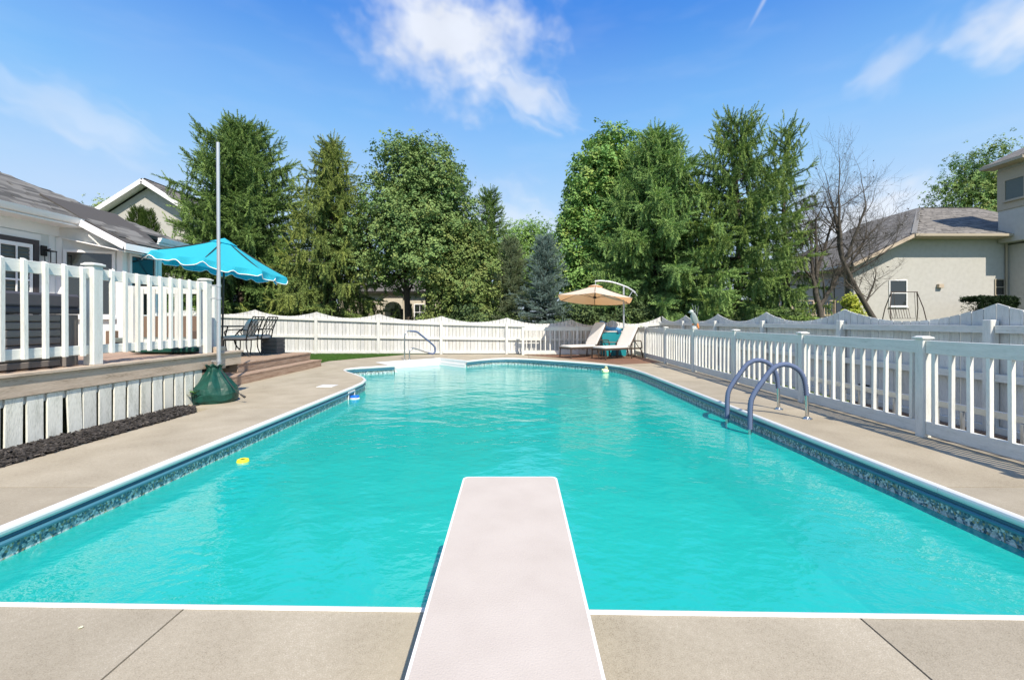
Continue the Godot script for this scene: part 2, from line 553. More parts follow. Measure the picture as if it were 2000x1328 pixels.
# lathe: profile of (radius, height)
func add_lathe(st: SurfaceTool, at: Vector3, profile: Array, sides := 16, basis := Basis.IDENTITY) -> void:
	for i in profile.size() - 1:
		var p: Vector2 = profile[i]
		var q: Vector2 = profile[i + 1]
		var slope := Vector2(q.y - p.y, p.x - q.x).normalized()
		for j in sides:
			var a0 := TAU * j / sides
			var a1 := TAU * (j + 1) / sides
			var d0 := Vector3(cos(a0), 0, sin(a0))
			var d1 := Vector3(cos(a1), 0, sin(a1))
			var v := [[d0 * p.x + Vector3(0, p.y, 0), d0], [d1 * p.x + Vector3(0, p.y, 0), d1], [d1 * q.x + Vector3(0, q.y, 0), d1], [d0 * q.x + Vector3(0, q.y, 0), d0]]
			var out_n := (d0 + d1) * slope.x + Vector3(0, slope.y * 2.0, 0)
			var order := [0, 1, 2, 0, 2, 3]
			if (v[2][0] - v[0][0]).cross(v[1][0] - v[0][0]).dot(out_n) + (v[3][0] - v[0][0]).cross(v[2][0] - v[0][0]).dot(out_n) < 0.0:
				order = [0, 2, 1, 0, 3, 2]
			for k in order:
				var d: Vector3 = v[k][1]
				st.set_normal(basis * (d * slope.x + Vector3(0, slope.y, 0)).normalized())
				st.add_vertex(at + basis * v[k][0])


# extrude a polygon of (x, y) by «depth» along local z
func add_prism(st: SurfaceTool, poly: PackedVector2Array, depth: float, xf := Transform3D.IDENTITY) -> void:
	var area := 0.0
	for i in poly.size():
		var a := poly[i]
		var b := poly[(i + 1) % poly.size()]
		area += a.x * b.y - b.x * a.y
	var t := Geometry2D.triangulate_polygon(poly)
	for k in range(0, t.size(), 3):
		for z in [0.0, depth]:
			var q := []
			for m in 3:
				q.append(xf * Vector3(poly[t[k + m]].x, poly[t[k + m]].y, z))
			face3(st, q[0], q[1], q[2], xf.basis * Vector3(0, 0, (1.0 if z > 0.0 else -1.0) * signf(depth)))
	for i in poly.size():
		var a := poly[i]
		var b := poly[(i + 1) % poly.size()]
		var o := Vector2(b.y - a.y, a.x - b.x) * signf(area)
		quad(st, xf * Vector3(a.x, a.y, 0), xf * Vector3(b.x, b.y, 0), xf * Vector3(b.x, b.y, depth), xf * Vector3(a.x, a.y, depth), xf.basis * Vector3(o.x, o.y, 0))


# a flat slab: polygon of (x, d) on the ground plan, top at y, «thick» downwards
func add_slab(st: SurfaceTool, plan: PackedVector2Array, y: float, thick: float) -> void:
	add_prism(st, plan, thick, Transform3D(Basis(Vector3.RIGHT, Vector3.FORWARD, Vector3.DOWN), Vector3(0, y, 0)))


func V2(a: Array) -> PackedVector2Array:
	var out := PackedVector2Array()
	for q in a:
		out.append(Vector2(q[0], q[1]))
	return out


func rect(x0: float, x1: float, d0: float, d1: float) -> PackedVector2Array:
	return PackedVector2Array([Vector2(x0, d0), Vector2(x1, d0), Vector2(x1, d1), Vector2(x0, d1)])


func smooth_path(pts: Array, steps: int) -> PackedVector3Array:
	var out := PackedVector3Array()
	for i in pts.size() - 1:
		var p0: Vector3 = pts[maxi(i - 1, 0)]
		var p3: Vector3 = pts[mini(i + 2, pts.size() - 1)]
		for k in steps:
			out.append(pts[i].cubic_interpolate(pts[i + 1], p0, p3, float(k) / steps))
	out.append(pts[pts.size() - 1])
	return out


# a soft cushion: rounded box as a deformed grid sphere
func add_cushion(st: SurfaceTool, at: Vector3, size: Vector3, basis := Basis.IDENTITY, p := 5.0, n := 14, wobble := 0.0) -> void:
	var g := []
	for i in n + 1:
		var row := []
		var th := PI * i / n
		for j in n * 2:
			var ph := TAU * j / (n * 2)
			var d := Vector3(sin(th) * cos(ph), cos(th), sin(th) * sin(ph))
			var k := pow(pow(absf(d.x), p) + pow(absf(d.y), p) + pow(absf(d.z), p), -1.0 / p)
			var v := d * k
			var nn := Vector3(signf(d.x) * pow(absf(v.x), p - 1.0) / size.x, signf(d.y) * pow(absf(v.y), p - 1.0) / size.y, signf(d.z) * pow(absf(v.z), p - 1.0) / size.z).normalized()
			var w := 1.0 + wobble * sin(ph * 5.0 + th * 3.0) * sin(th * 4.0 + ph)
			row.append([at + basis * (v * size * 0.5 * w), basis * nn])
		g.append(row)
	for i in n:
		for j in n * 2:
			var a = g[i][j]
			var b = g[i][(j + 1) % (n * 2)]
			var c = g[i + 1][(j + 1) % (n * 2)]
			var d = g[i + 1][j]
			for q in ([a, d, c, a, c, b] if (d[0] - a[0]).cross(c[0] - a[0]).dot(a[1] + c[1]) < 0.0 else [a, c, d, a, b, c]):
				st.set_normal(q[1])
				st.add_vertex(q[0])


# ---------------------------------------------------------------- node helpers
func thing(called: String, label: String, category: String, at := Vector3.ZERO, turn := 0.0, group := "") -> Node3D:
	var o := Node3D.new()
	o.name = called
	o.position = at
	o.rotation.y = turn
	name_it(o)
	tag(o, label, category, group)
	return o


var taken := {}


func name_it(o: Node, parent: Node = self) -> void:
	var base := String(o.name)
	var key := str(parent.get_instance_id()) + base
	var n: int = taken.get(key, 0)
	taken[key] = n + 1
	if n > 0:
		o.name = "%s_%03d" % [base, n]
	parent.add_child(o, true)


func tag(o: Node, label: String, category: String, group := "") -> void:
	o.set_meta("label", label)
	o.set_meta("category", category)
	if group != "":
		o.set_meta("group", group)


func mesh_node(called: String, mesh: Mesh, m: Material, parent: Node = self, at := Vector3.ZERO, basis := Basis.IDENTITY) -> MeshInstance3D:
	var o := MeshInstance3D.new()
	o.name = called
	o.mesh = mesh
	o.material_override = m
	o.transform = Transform3D(basis, at)
	name_it(o, parent)
	return o


func part(called: String, st: SurfaceTool, m: Material, parent: Node) -> MeshInstance3D:
	return mesh_node(called, st.commit(), m, parent)


func box_part(called: String, at: Vector3, size: Vector3, m: Material, parent: Node, basis := Basis.IDENTITY, bevel := 0.004) -> MeshInstance3D:
	return mesh_node(called, box_mesh(size, bevel), m, parent, at, basis)


func bar_part(called: String, a: Vector3, b: Vector3, w: float, h: float, m: Material, parent: Node, up := Vector3.UP) -> MeshInstance3D:
	var st := begin()
	add_bar(st, a, b, w, h, up)
	return part(called, st, m, parent)


func tube_part(called: String, pts: PackedVector3Array, r: float, m: Material, parent: Node, sides := 10) -> MeshInstance3D:
	var st := begin()
	add_tube(st, pts, [r], sides)
	return part(called, st, m, parent)


func structure(called: String, st: SurfaceTool, m: Material) -> MeshInstance3D:
	var o := part(called, st, m, self)
	o.set_meta("kind", "structure")
	return o


func copies(called: String, mesh: Mesh, m: Material, where: Array, cols: PackedColorArray, parent: Node) -> MultiMeshInstance3D:
	var mm := MultiMesh.new()
	mm.transform_format = MultiMesh.TRANSFORM_3D
	mm.use_colors = true
	mm.mesh = mesh
	mm.instance_count = where.size()
	for i in where.size():
		mm.set_instance_transform(i, where[i])
		mm.set_instance_color(i, cols[i])
	var o := MultiMeshInstance3D.new()
	o.name = called
	o.multimesh = mm
	o.material_override = m
	name_it(o, parent)
	return o


func varied(called: String) -> Material:
	var k := rng.randi() % 5
	return M[called] if k > 2 else M["%s_%d" % [called, k]]


func rnd(a: float, b: float) -> float:
	return rng.randf_range(a, b)


# ---------------------------------------------------------------- ground, paving, pool
func pool_outline() -> PackedVector2Array:
	return V2([[-3.13, 1.995], [-3.135, 5.0], [-3.15, 8.6], [-3.18, 9.2], [-3.27, 9.65], [-3.45, 10.05], [-3.85, 10.65], [-4.25, 11.2], [-4.45, 11.55], [-4.5, 11.85], [-4.38, 12.12], [-4.12, 12.35], [-3.5, 12.8],
		[-4.2, 13.7], [-2.62, 15.25], [-1.6, 14.2], [-1.2, 14.75], [-0.85, 15.1], [-0.42, 15.28], [0.05, 15.2], [0.5, 14.95], [1.45, 14.25], [2.15, 13.6], [2.65, 13.05], [2.9, 12.6], [3.04, 12.0], [3.12, 11.0], [3.14, 9.5], [3.18, 5.5], [3.22, 1.865]])


func slab_plans() -> Array:
	return [
		rect(-4.42, -1.452, -3.0, 3.4), rect(-1.452, 1.448, -3.0, 3.4), rect(1.448, 4.47, -3.0, 3.4),
		rect(-4.42, -2.9, 3.4, 6.5), V2([[-4.42, 6.5], [-2.9, 6.5], [-2.9, 9.5], [-5.6, 9.5], [-5.6, 7.2], [-4.75, 7.2], [-4.75, 6.5]]),
		V2([[-5.6, 9.5], [-2.5, 9.5], [-2.5, 12.6], [-5.6, 12.6]]),
		V2([[-5.6, 12.6], [-2.5, 12.6], [-2.5, 17.25], [-4.2, 17.0], [-4.7, 16.2], [-5.4, 15.2], [-5.95, 14.2], [-5.9, 13.2]]),
		V2([[-2.5, 14.0], [0.4, 14.0], [0.4, 17.25], [-2.5, 17.25]]), V2([[0.4, 12.6], [4.47, 12.6], [4.47, 17.25], [0.4, 17.25]]),
		rect(2.9, 4.47, 3.4, 6.45), rect(2.9, 4.47, 6.45, 9.5), rect(2.9, 4.47, 9.5, 12.6)]


func build_ground() -> void:
	var st := begin()
	for q in [[-400.0, -4.9, -300.0, 700.0], [3.7, 400.0, -300.0, 700.0], [-4.9, 3.7, -300.0, 1.6], [-4.9, 3.7, 15.6, 700.0]]:
		quad(st, P(q[0], -0.13, q[2]), P(q[1], -0.13, q[2]), P(q[1], -0.13, q[3]), P(q[0], -0.13, q[3]), Vector3.UP)
	structure("ground", st, M.grass_soil)
	st = begin()
	quad(st, P(4.48, -0.11, 1.0), P(5.5, -0.11, 1.0), P(5.5, -0.11, 17.2), P(4.48, -0.11, 17.2), Vector3.UP)
	structure("gravel_path", st, M.gravel_grey)
	var deck := Node3D.new()
	deck.name = "pool_deck_pavement"
	name_it(deck)
	deck.set_meta("kind", "structure")
	var hole := pool_outline()
	for plan in slab_plans():
		for big in Geometry2D.offset_polygon(plan, -0.0045):
			for piece in Geometry2D.clip_polygons(big, hole):
				if Geometry2D.is_polygon_clockwise(piece) != Geometry2D.is_polygon_clockwise(big):
					continue
				st = begin()
				add_slab(st, piece, 0.0, 0.125)
				part("concrete_slab", st, varied("concrete"), deck)
	# bare soil seen in the joints
	st = begin()
	for q in [[-4.4, 4.6, -2.9, 1.8], [-4.4, -3.3, 1.8, 9.0], [3.3, 4.6, 1.8, 12.0]]:
		quad(st, P(q[0], -0.05, q[2]), P(q[1], -0.05, q[2]), P(q[1], -0.05, q[3]), P(q[0], -0.05, q[3]), Vector3.UP)
	structure("soil_ground", st, M.soil)
	# the small lawn by the back fence
	st = begin()
	add_slab(st, V2([[-12.0, 12.8], [-6.0, 12.8], [-6.0, 14.2], [-5.45, 15.25], [-4.75, 16.25], [-4.2, 17.2], [-12.0, 17.2]]), -0.01, 0.1)
	structure("lawn_ground", st, M.grass_soil)
	var blade := begin()
	for k in 9:
		var a := k * 2.4
		var o := Vector3(cos(a * 1.7), 0, sin(a * 2.3)) * 0.035
		var lean := Vector3(cos(a), 0, sin(a)) * rnd(0.01, 0.035)
		var side := Vector3(-sin(a), 0, cos(a)) * 0.005
		tri(blade, o - side, o + lean + Vector3(0, rnd(0.05, 0.085), 0), o + side)
	var blade_mesh := blade.commit()
	var where := []
	var cols := PackedColorArray()
	var lawn := V2([[-9.2, 12.9], [-6.02, 12.9], [-6.0, 14.1], [-5.5, 15.15], [-4.8, 16.15], [-4.25, 17.1], [-9.2, 17.1]])
	while where.size() < 6500:
		var q := Vector2(rnd(-9.2, -4.2), rnd(12.9, 17.1))
		if Geometry2D.is_point_in_polygon(q, lawn):
			where.append(Transform3D(Basis(Vector3.UP, rnd(0, TAU)).scaled(Vector3(1, rnd(0.6, 1.2), 1)), P(q.x, -0.012, q.y)))
			var g := rnd(0.8, 1.25)
			cols.append(Color(0.075 * g * rnd(0.8, 1.2), 0.17 * g, 0.03 * g))
	var grass := copies("grass", blade_mesh, M.blade, where, cols, self)
	grass.set_meta("kind", "stuff")
	tag(grass, "short green lawn between the wooden step and the back fence", "grass")


# wall strip along the outline between two heights; uv runs along it
func strip(st: SurfaceTool, line: PackedVector2Array, y0: float, y1: float, u_size: float, closed := true) -> void:
	var u := 0.0
	for i in (line.size() if closed else line.size() - 1):
		var a := line[i]
		var b := line[(i + 1) % line.size()]
		var inward := Vector3(b.y - a.y, 0, b.x - a.x).normalized()
		var u1 := u + a.distance_to(b) / u_size
		var q := [[P(a.x, y0, a.y), Vector2(u, 1)], [P(b.x, y0, b.y), Vector2(u1, 1)], [P(b.x, y1, b.y), Vector2(u1, 0)], [P(a.x, y1, a.y), Vector2(u, 0)]]
		var order := [0, 1, 2, 0, 2, 3]
		if (q[2][0] - q[0][0]).cross(q[1][0] - q[0][0]).dot(inward) < 0.0:
			order = [0, 2, 1, 0, 3, 2]
		for k in order:
			st.set_normal(inward)
			st.set_uv(q[k][1])
			st.add_vertex(q[k][0])
		u = u1


func open_line(line: PackedVector2Array, a: int, b: int) -> PackedVector2Array:
	var out := PackedVector2Array()
	for i in range(a, b + 1):
		out.append(line[i % line.size()])
	return out


# sweep a small profile of (inward, y) along a line of (x, d)
func sweep(st: SurfaceTool, line: PackedVector2Array, prof: Array) -> void:
	var rows := []
	for i in line.size():
		var t := (line[mini(i + 1, line.size() - 1)] - line[maxi(i - 1, 0)]).normalized()
		var inn := Vector2(t.y, -t.x)
		var row := []
		for p in prof:
			row.append(P(line[i].x + inn.x * p[0], p[1], line[i].y + inn.y * p[0]))
		rows.append(row)
	for i in line.size() - 1:
		for k in prof.size() - 1:
			var a: Vector3 = rows[i][k]
			var b: Vector3 = rows[i + 1][k]
			var c: Vector3 = rows[i + 1][k + 1]
			var d: Vector3 = rows[i][k + 1]
			var e := (prof[k + 1][0] - prof[k][0]) as float
			var f := (prof[k + 1][1] - prof[k][1]) as float
			var t := (line[i + 1] - line[i]).normalized()
			quad(st, a, b, c, d, Vector3(-f * t.y, e, -(-f) * -t.x) + Vector3.UP * 0.001)
	# ends
	for e in [0, line.size() - 1]:
		for k in range(1, prof.size() - 1):
			tri(st, rows[e][0], rows[e][k], rows[e][k + 1])


func build_pool() -> void:
	var pool := thing("swimming_pool", "long turquoise swimming pool with white coping and blue mosaic border", "swimming pool")
	var line := pool_outline()
	if not Geometry2D.is_polygon_clockwise(line):
		pass
	# order runs up the left side, across the far end and back down the right side
	var shell := line
	var st := begin()
	strip(st, shell, -1.45, -0.03, 1.0)
	part("liner_wall", st, M.liner, pool)
	st = begin()
	var t := Geometry2D.triangulate_polygon(shell)
	for k in range(0, t.size(), 3):
		face3(st, P(shell[t[k]].x, floor_y(shell[t[k]].y), shell[t[k]].y), P(shell[t[k + 1]].x, floor_y(shell[t[k + 1]].y), shell[t[k + 1]].y), P(shell[t[k + 2]].x, floor_y(shell[t[k + 2]].y), shell[t[k + 2]].y), Vector3.UP)
	part("liner_floor", st, M.liner, pool)
	var runs := [open_line(line, 0, 12), open_line(line, 15, 29), open_line(line, 29, 30)]
	var n_run := 0
	for r in runs:
		# printed border, a hand's breadth above and below the water line
		var inset := PackedVector2Array()
		for i in r.size():
			var tt: Vector2 = (r[mini(i + 1, r.size() - 1)] - r[maxi(i - 1, 0)]).normalized()
			inset.append(r[i] + Vector2(tt.y, -tt.x) * 0.004)
		st = begin()
		strip(st, inset, -0.335, -0.105, 0.92, false)
		part("border_print", st, M.border_print, pool)
		st = begin()
		sweep(st, r, [[0.0, -0.335], [0.006, -0.336], [0.008, -0.346], [0.0, -0.35]])
		part("border_line", st, M.bead_blue, pool)
		st = begin()
		sweep(st, r, [[0.0, -0.052], [0.012, -0.054], [0.014, -0.075], [0.0, -0.076]])
		part("liner_bead", st, M.bead_dark, pool)
		st = begin()
		sweep(st, r, [[0.0, -0.076], [0.022, -0.078], [0.034, -0.088], [0.034, -0.100], [0.022, -0.110], [0.0, -0.112]])
		part("liner_track", st, M.bead_blue, pool)
		# white coping in lengths
		var lengths := []
		var cur := PackedVector2Array([r[0]])
		var acc := 0.0
		for i in r.size() - 1:
			var a: Vector2 = r[i]
			var b: Vector2 = r[i + 1]
			var seg := a.distance_to(b)
			var done := 0.0
			while acc + seg - done > 3.05:
				var step := 3.05 - acc
				done += step
				var q := a.lerp(b, done / seg)
				cur.append(q)
				lengths.append(cur)
				cur = PackedVector2Array([q + (b - a).normalized() * 0.004])
				acc = 0.0
			acc += seg - done
			cur.append(b)
		lengths.append(cur)
		for c in lengths:
			if c.size() > 1 and c[0].distance_to(c[c.size() - 1]) > 0.02:
				st = begin()
				if n_run == 2:
					sweep(st, c, [[-0.004, 0.001], [-0.001, 0.009], [0.008, 0.012], [0.016, 0.010], [0.022, 0.0], [0.022, -0.035], [0.014, -0.0505], [0.0, -0.052]])
				else:
					sweep(st, c, [[-0.018, 0.001], [-0.014, 0.010], [0.0, 0.014], [0.016, 0.012], [0.030, 0.002], [0.036, -0.012], [0.034, -0.028], [0.026, -0.040], [0.016, -0.0505], [0.0, -0.052]])
				part("coping", st, M.vinyl_white, pool)
		n_run += 1
	# white moulded steps in the far corner: back wall, side walls, four treads
	var bl := Vector2(-4.2, 13.7)
	var br := Vector2(-2.62, 15.25)
	var fl := Vector2(-3.5, 12.8)
	var fr := Vector2(-1.6, 14.2)
	st = begin()
	var rim := [[0.0, 0.0], [0.012, -0.001], [0.016, -0.10], [0.07, -0.108], [0.075, -0.185], [0.10, -0.19], [0.10, -0.7]]
	sweep(st, PackedVector2Array([fl, bl]), rim)
	sweep(st, PackedVector2Array([bl, br]), rim)
	sweep(st, PackedVector2Array([br, fr]), rim)
	part("step_wall", st, M.step_white, pool)
	st = begin()
	sweep(st, PackedVector2Array([fl, bl, br, fr]), [[-0.13, 0.003], [-0.12, 0.012], [-0.03, 0.014], [0.0, 0.012], [0.014, 0.0]])
	part("step_rim", st, M.step_white, pool)
	for k in 4:
		var f0 := k / 4.0
		var f1 := (k + 1) / 4.0
		st = begin()
		add_slab(st, PackedVector2Array([bl.lerp(fl, f0), br.lerp(fr, f0), br.lerp(fr, f1), bl.lerp(fl, f1)]), -0.27 - 0.2 * k, 1.2 - 0.2 * k)
		part("step_tread", st, M.step_white, pool)
	# return fitting on the left wall, skimmer mouth
	st = begin()
	add_lathe(st, P(-3.125, -0.27, 2.94), [Vector2(0.0, 0.03), Vector2(0.02, 0.03), Vector2(0.022, 0.012), Vector2(0.05, 0.008), Vector2(0.055, 0.0)], 16, Basis(Vector3.BACK, -PI / 2))
	part("return_fitting", st, M.vinyl_white, pool)
	var sk := Vector3(-3.14, -0.165, -8.5)
	st = begin()
	for q in [[0.0, 0.095, 0.34, 0.03], [0.0, -0.095, 0.34, 0.03]]:
		add_box(st, sk + Vector3(0.012, q[1], 0), Vector3(0.02, q[3], q[2]))
	for z in [-0.155, 0.155]:
		add_box(st, sk + Vector3(0.012, 0, z), Vector3(0.02, 0.16, 0.03))
	part("skimmer_mouth", st, M.vinyl_white, pool)
	st = begin()
	add_box(st, sk + Vector3(0.006, 0.01, 0), Vector3(0.008, 0.13, 0.27))
	part("skimmer_flap", st, M.bead_dark, pool)

	# the water: a rippled sheet
	st = begin()
	var step := 0.05
	var nx := int(8.0 / step)
	var nd := int(13.7 / step)
	var grown := Geometry2D.offset_polygon(line, 0.06)[0]
	var ys := []
	for j in nd + 1:
		var row := PackedFloat32Array()
		for i in nx + 1:
			row.append(ripple(-4.65 + i * step, 1.8 + j * step))
		ys.append(row)
	for j in nd:
		for i in nx:
			var x := -4.65 + i * step
			var d := 1.8 + j * step
			if not Geometry2D.is_point_in_polygon(Vector2(x + step / 2, d + step / 2), grown):
				continue
			var q := []
			for k in [[0, 0], [1, 0], [1, 1], [0, 1]]:
				var ii: int = i + k[0]
				var jj: int = j + k[1]
				var gx: float = (ys[jj][mini(ii + 1, nx)] - ys[jj][maxi(ii - 1, 0)]) / (2.0 * step)
				var gd: float = (ys[mini(jj + 1, nd)][ii] - ys[maxi(jj - 1, 0)][ii]) / (2.0 * step)
				q.append([P(x + k[0] * step, WATER + ys[jj][ii], d + k[1] * step), Vector3(-gx, 1.0, gd).normalized()])
			for k in [0, 2, 1, 0, 3, 2]:
				st.set_normal(q[k][1])
				st.add_vertex(q[k][0])
	structure("pool_water", st, M.water)


func floor_y(d: float) -> float:
	return -1.05


var wave_noise: FastNoiseLite


func ripple(x: float, d: float) -> float:
	if wave_noise == null:
		wave_noise = cloud_noise(91, 0.35, 2)
	var w := wave_noise.get_noise_2d(x, d) * 2.0
	var a := 0.55 + 0.75 * clampf(0.5 + wave_noise.get_noise_2d(x * 0.5 + 50.0, d * 0.5), 0.0, 1.0)
	var y := 0.0016 * sin(9.0 * (d * 0.96 + x * 0.28) + w * 2.2)
	y += 0.0012 * sin(15.0 * (d * 0.9 - x * 0.43) + w * 3.1)
	y += 0.0009 * sin(24.0 * (d * 0.75 + x * 0.66) - w * 4.0)
	y += 0.0026 * sin(4.2 * (d * 0.99 - x * 0.12) + w)
	return y * a * (0.55 + 0.45 * smoothstep(3.0, 8.0, d))


# ---------------------------------------------------------------- decks and steps
func deck_boards(parent: Node, area: PackedVector2Array, y: float, turn: float, m: Material, pitch := 0.146, start := Vector2.ZERO) -> void:
	var dir := Vector2(cos(turn), sin(turn))
	var nor := Vector2(-dir.y, dir.x)
	for k in range(-90, 90):
		var c := start + nor * pitch * k
		var w := pitch * 0.5 - 0.003
		var b := PackedVector2Array([c - dir * 14.0 - nor * w, c + dir * 14.0 - nor * w, c + dir * 14.0 + nor * w, c - dir * 14.0 + nor * w])
		for piece in Geometry2D.intersect_polygons(b, area):
			var st := begin()
			add_slab(st, piece, y + rnd(-0.0015, 0.0015), 0.03)
			part("deck_board", st, m if m == M.patio_wood else varied("deck_wood_z" if m == M.deck_wood_z else "deck_wood_x"), parent)


func build_decks() -> void:
	# upper deck beside the pool
	var deck := thing("wooden_deck", "raised tan wooden deck with white slatted skirt along the mulch bed", "deck")
	deck_boards(deck, rect(-9.15, -5.0, 2.2, 7.95), 0.742, PI / 2, M.deck_wood_z, 0.146, Vector2(-5.073, 0))
	box_part("edge_board", P(-4.915, 0.730, 5.09), Vector3(0.16, 0.034, 5.75), M.fascia_wood, deck)
	box_part("fascia", P(-4.885, 0.61, 5.08), Vector3(0.038, 0.20, 5.72), M.fascia_wood, deck)
	box_part("end_fascia", P(-7.0, 0.62, 7.93), Vector3(4.2, 0.20, 0.038), M.deck_wood_x, deck)
	box_part("end_riser", P(-7.0, 0.44, 7.90), Vector3(4.2, 0.16, 0.03), M.deck_wood_x, deck)
	box_part("corner_block", P(-4.93, 0.655, 7.42), Vector3(0.10, 0.36, 0.24), M.fascia_wood, deck)
	var st := begin()
	add_box(st, P(-5.05, 0.56, 5.05), Vector3(0.06, 0.24, 5.6))
	part("joist", st, M.soil, deck)
	st = begin()
	add_bar(st, P(-4.93, 0.47, 2.3), P(-4.93, 0.47, 6.85), 0.04, 0.09)
	part("skirt_rail", st, M.paint_z, deck)
	for k in 23:
		var d := 2.62 + 0.1945 * k
		var tilt := rnd(-0.012, 0.012) + (0.05 if k == 12 else 0.0)
		box_part("skirt_board", P(-4.895, 0.24, d + (0.02 if k == 12 else 0.0)), Vector3(0.019, 0.53, 0.158), varied("skirt_paint"), deck, Basis(Vector3.RIGHT, tilt), 0.003)
	# railing on the deck edge: square pickets outside two rails, capped posts
	var rail := thing("deck_railing", "white wooden picket railing on the edge of the raised deck", "railing")
	for d in [3.3, 5.25, 7.14]:
		var p := box_part("post", P(-4.945, 1.32, d), Vector3(0.125, 1.15, 0.125), M.paint_y, rail, Basis.IDENTITY, 0.008)
		st = begin()
		add_box(st, Vector3(0, 0.575 + 0.012, 0), Vector3(0.16, 0.024, 0.16), Basis.IDENTITY, 0.006)
		add_prism(st, V2([[-0.07, 0.599], [0.07, 0.599], [0.04, 0.612], [-0.04, 0.612]]), 0.13, Transform3D(Basis.IDENTITY, Vector3(0, 0, -0.065)))
		part("post_cap", st, M.paint_x, p)
	for q in [[3.36, 5.19], [5.31, 7.08]]:
		box_part("top_rail", P(-4.955, 1.805, (q[0] + q[1]) / 2), Vector3(0.038, 0.125, q[1] - q[0]), M.paint_z, rail)
		box_part("bottom_rail", P(-4.955, 0.925, (q[0] + q[1]) / 2), Vector3(0.038, 0.105, q[1] - q[0]), M.paint_z, rail)
	var picket := begin()
	add_prism(picket, V2([[-0.019, -0.5], [0.019, -0.5], [0.019, 0.492], [-0.019, 0.512]]), 0.038, Transform3D(Basis.IDENTITY, Vector3(0, 0, -0.019)))
	var picket_mesh := picket.commit()
	for k in 8:
		mesh_node("picket", picket_mesh, varied("paint_y"), rail, P(-4.916, 1.366 + rnd(-0.006, 0.006), 3.68 + 0.202 * k), Basis(Vector3.RIGHT, rnd(-0.008, 0.008)))
	for k in 9:
		mesh_node("picket", picket_mesh, varied("paint_y"), rail, P(-4.916, 1.366 + rnd(-0.006, 0.006), 5.46 + 0.186 * k), Basis(Vector3.RIGHT, rnd(-0.008, 0.008)))
	# the railing across the end of the upper deck
	var back := thing("end_railing", "white railing across the far end of the raised deck, seen through the pickets", "railing")
	for x in [-6.66, -5.26]:
		box_part("post", P(x, 1.30, 7.78), Vector3(0.14, 1.12, 0.14), M.paint_y, back, Basis.IDENTITY, 0.008)
	box_part("top_rail", P(-5.96, 1.79, 7.78), Vector3(1.26, 0.13, 0.04), M.paint_x, back)
	box_part("bottom_rail", P(-5.96, 0.90, 7.78), Vector3(1.26, 0.09, 0.04), M.paint_x, back)
	for k in 6:
		box_part("picket", P(-6.46 + 0.2 * k, 1.335, 7.74), Vector3(0.06, 0.98, 0.02), M.paint_y, back)
	# lower deck and its step down to the paving
	var low := thing("lower_deck", "low brown wooden deck with one step under the metal chairs", "deck")
	deck_boards(low, V2([[-9.1, 7.97], [-5.98, 7.97], [-5.98, 12.72], [-9.1, 12.72]]), 0.37, PI / 4, M.deck_wood_x, 0.146, Vector2(-7.0, 10.0))
	box_part("edge_board", P(-5.90, 0.355, 10.3), Vector3(0.145, 0.034, 4.86), M.deck_wood_z, low)
	box_part("edge_board", P(-7.5, 0.355, 12.79), Vector3(3.1, 0.034, 0.13), M.deck_wood_x, low)
	box_part("riser", P(-5.86, 0.255, 10.3), Vector3(0.03, 0.165, 4.8), M.deck_wood_z, low)
	box_part("riser", P(-7.45, 0.2, 12.82), Vector3(3.1, 0.28, 0.03), M.deck_wood_x, low)
	for k in 2:
		box_part("step_board", P(-5.775 + 0.149 * k + 0.075, 0.168, 10.25), Vector3(0.144, 0.034, 4.75), M.deck_wood_z, low)
	box_part("step_riser", P(-5.50, 0.075, 10.25), Vector3(0.03, 0.150, 4.7), M.deck_wood_z, low)
	box_part("step_end", P(-5.66, 0.075, 12.585), Vector3(0.29, 0.150, 0.03), M.deck_wood_x, low)
	# mulch bed under the skirt
	st = begin()
	var n := 40
	for i in n:
		for k in 4:
			var q := []
			for e in [[0, 0], [1, 0], [1, 1], [0, 1]]:
				var d: float = 2.2 + 4.3 * (i + e[0]) / n
				var f: float = (k + e[1]) / 4.0
				var h := -0.02 + 0.045 * sin(PI * (0.15 + 0.85 * (1.0 - f))) + 0.02 * sin(d * 23.0 + f * 9.0) * (1.0 - f * 0.7)
				var x := lerpf(-5.1, -4.41 - 0.0 * d, f)
				if d > 6.2:
					x = lerpf(-5.1, -4.41 - (d - 6.2) * 0.9, f)
				q.append(P(x, h, d))
			quad(st, q[0], q[1], q[2], q[3], Vector3.UP)
	var bed := part("mulch_bed", st, M.mulch, self)
	bed.set_meta("kind", "stuff")
	tag(bed, "strip of dark brown bark mulch below the white deck skirt", "mulch")
	var chip := box_mesh(Vector3(0.055, 0.006, 0.014), 0.001)
	var where := []
	var cols := PackedColorArray()
	for k in 5200:
		var d := rnd(2.8, 6.45)
		var f := pow(rnd(0, 1), 0.8)
		var x := lerpf(-4.97, -4.42 - maxf(0.0, d - 6.2) * 0.9, f)
		var h := -0.02 + 0.045 * sin(PI * (0.15 + 0.85 * (1.0 - (x + 5.1) / 0.69))) + 0.012
		var b := Basis.from_euler(Vector3(rnd(-0.5, 0.5), rnd(0, TAU), rnd(-0.5, 0.5))).scaled(Vector3.ONE * rnd(0.5, 1.5))
		where.append(Transform3D(b, P(x, h + rnd(-0.006, 0.014), d)))
		var v := rnd(0.012, 0.075) * (1.0 if rng.randf() > 0.04 else 3.0)
		cols.append(Color(v, v * 0.88, v * 0.8))
	var chips := copies("mulch_chips", chip, M.mulch_chip, where, cols, self)
	chips.set_meta("kind", "stuff")
	tag(chips, "loose bark chips lying on the mulch strip", "mulch")
	var stone := begin()
	add_cushion(stone, Vector3.ZERO, Vector3(0.05, 0.04, 0.045), Basis.IDENTITY, 2.4, 6)
	var s := part("pebble", stone, M.concrete, self)
	s.position = P(-4.63, 0.06, 6.38)
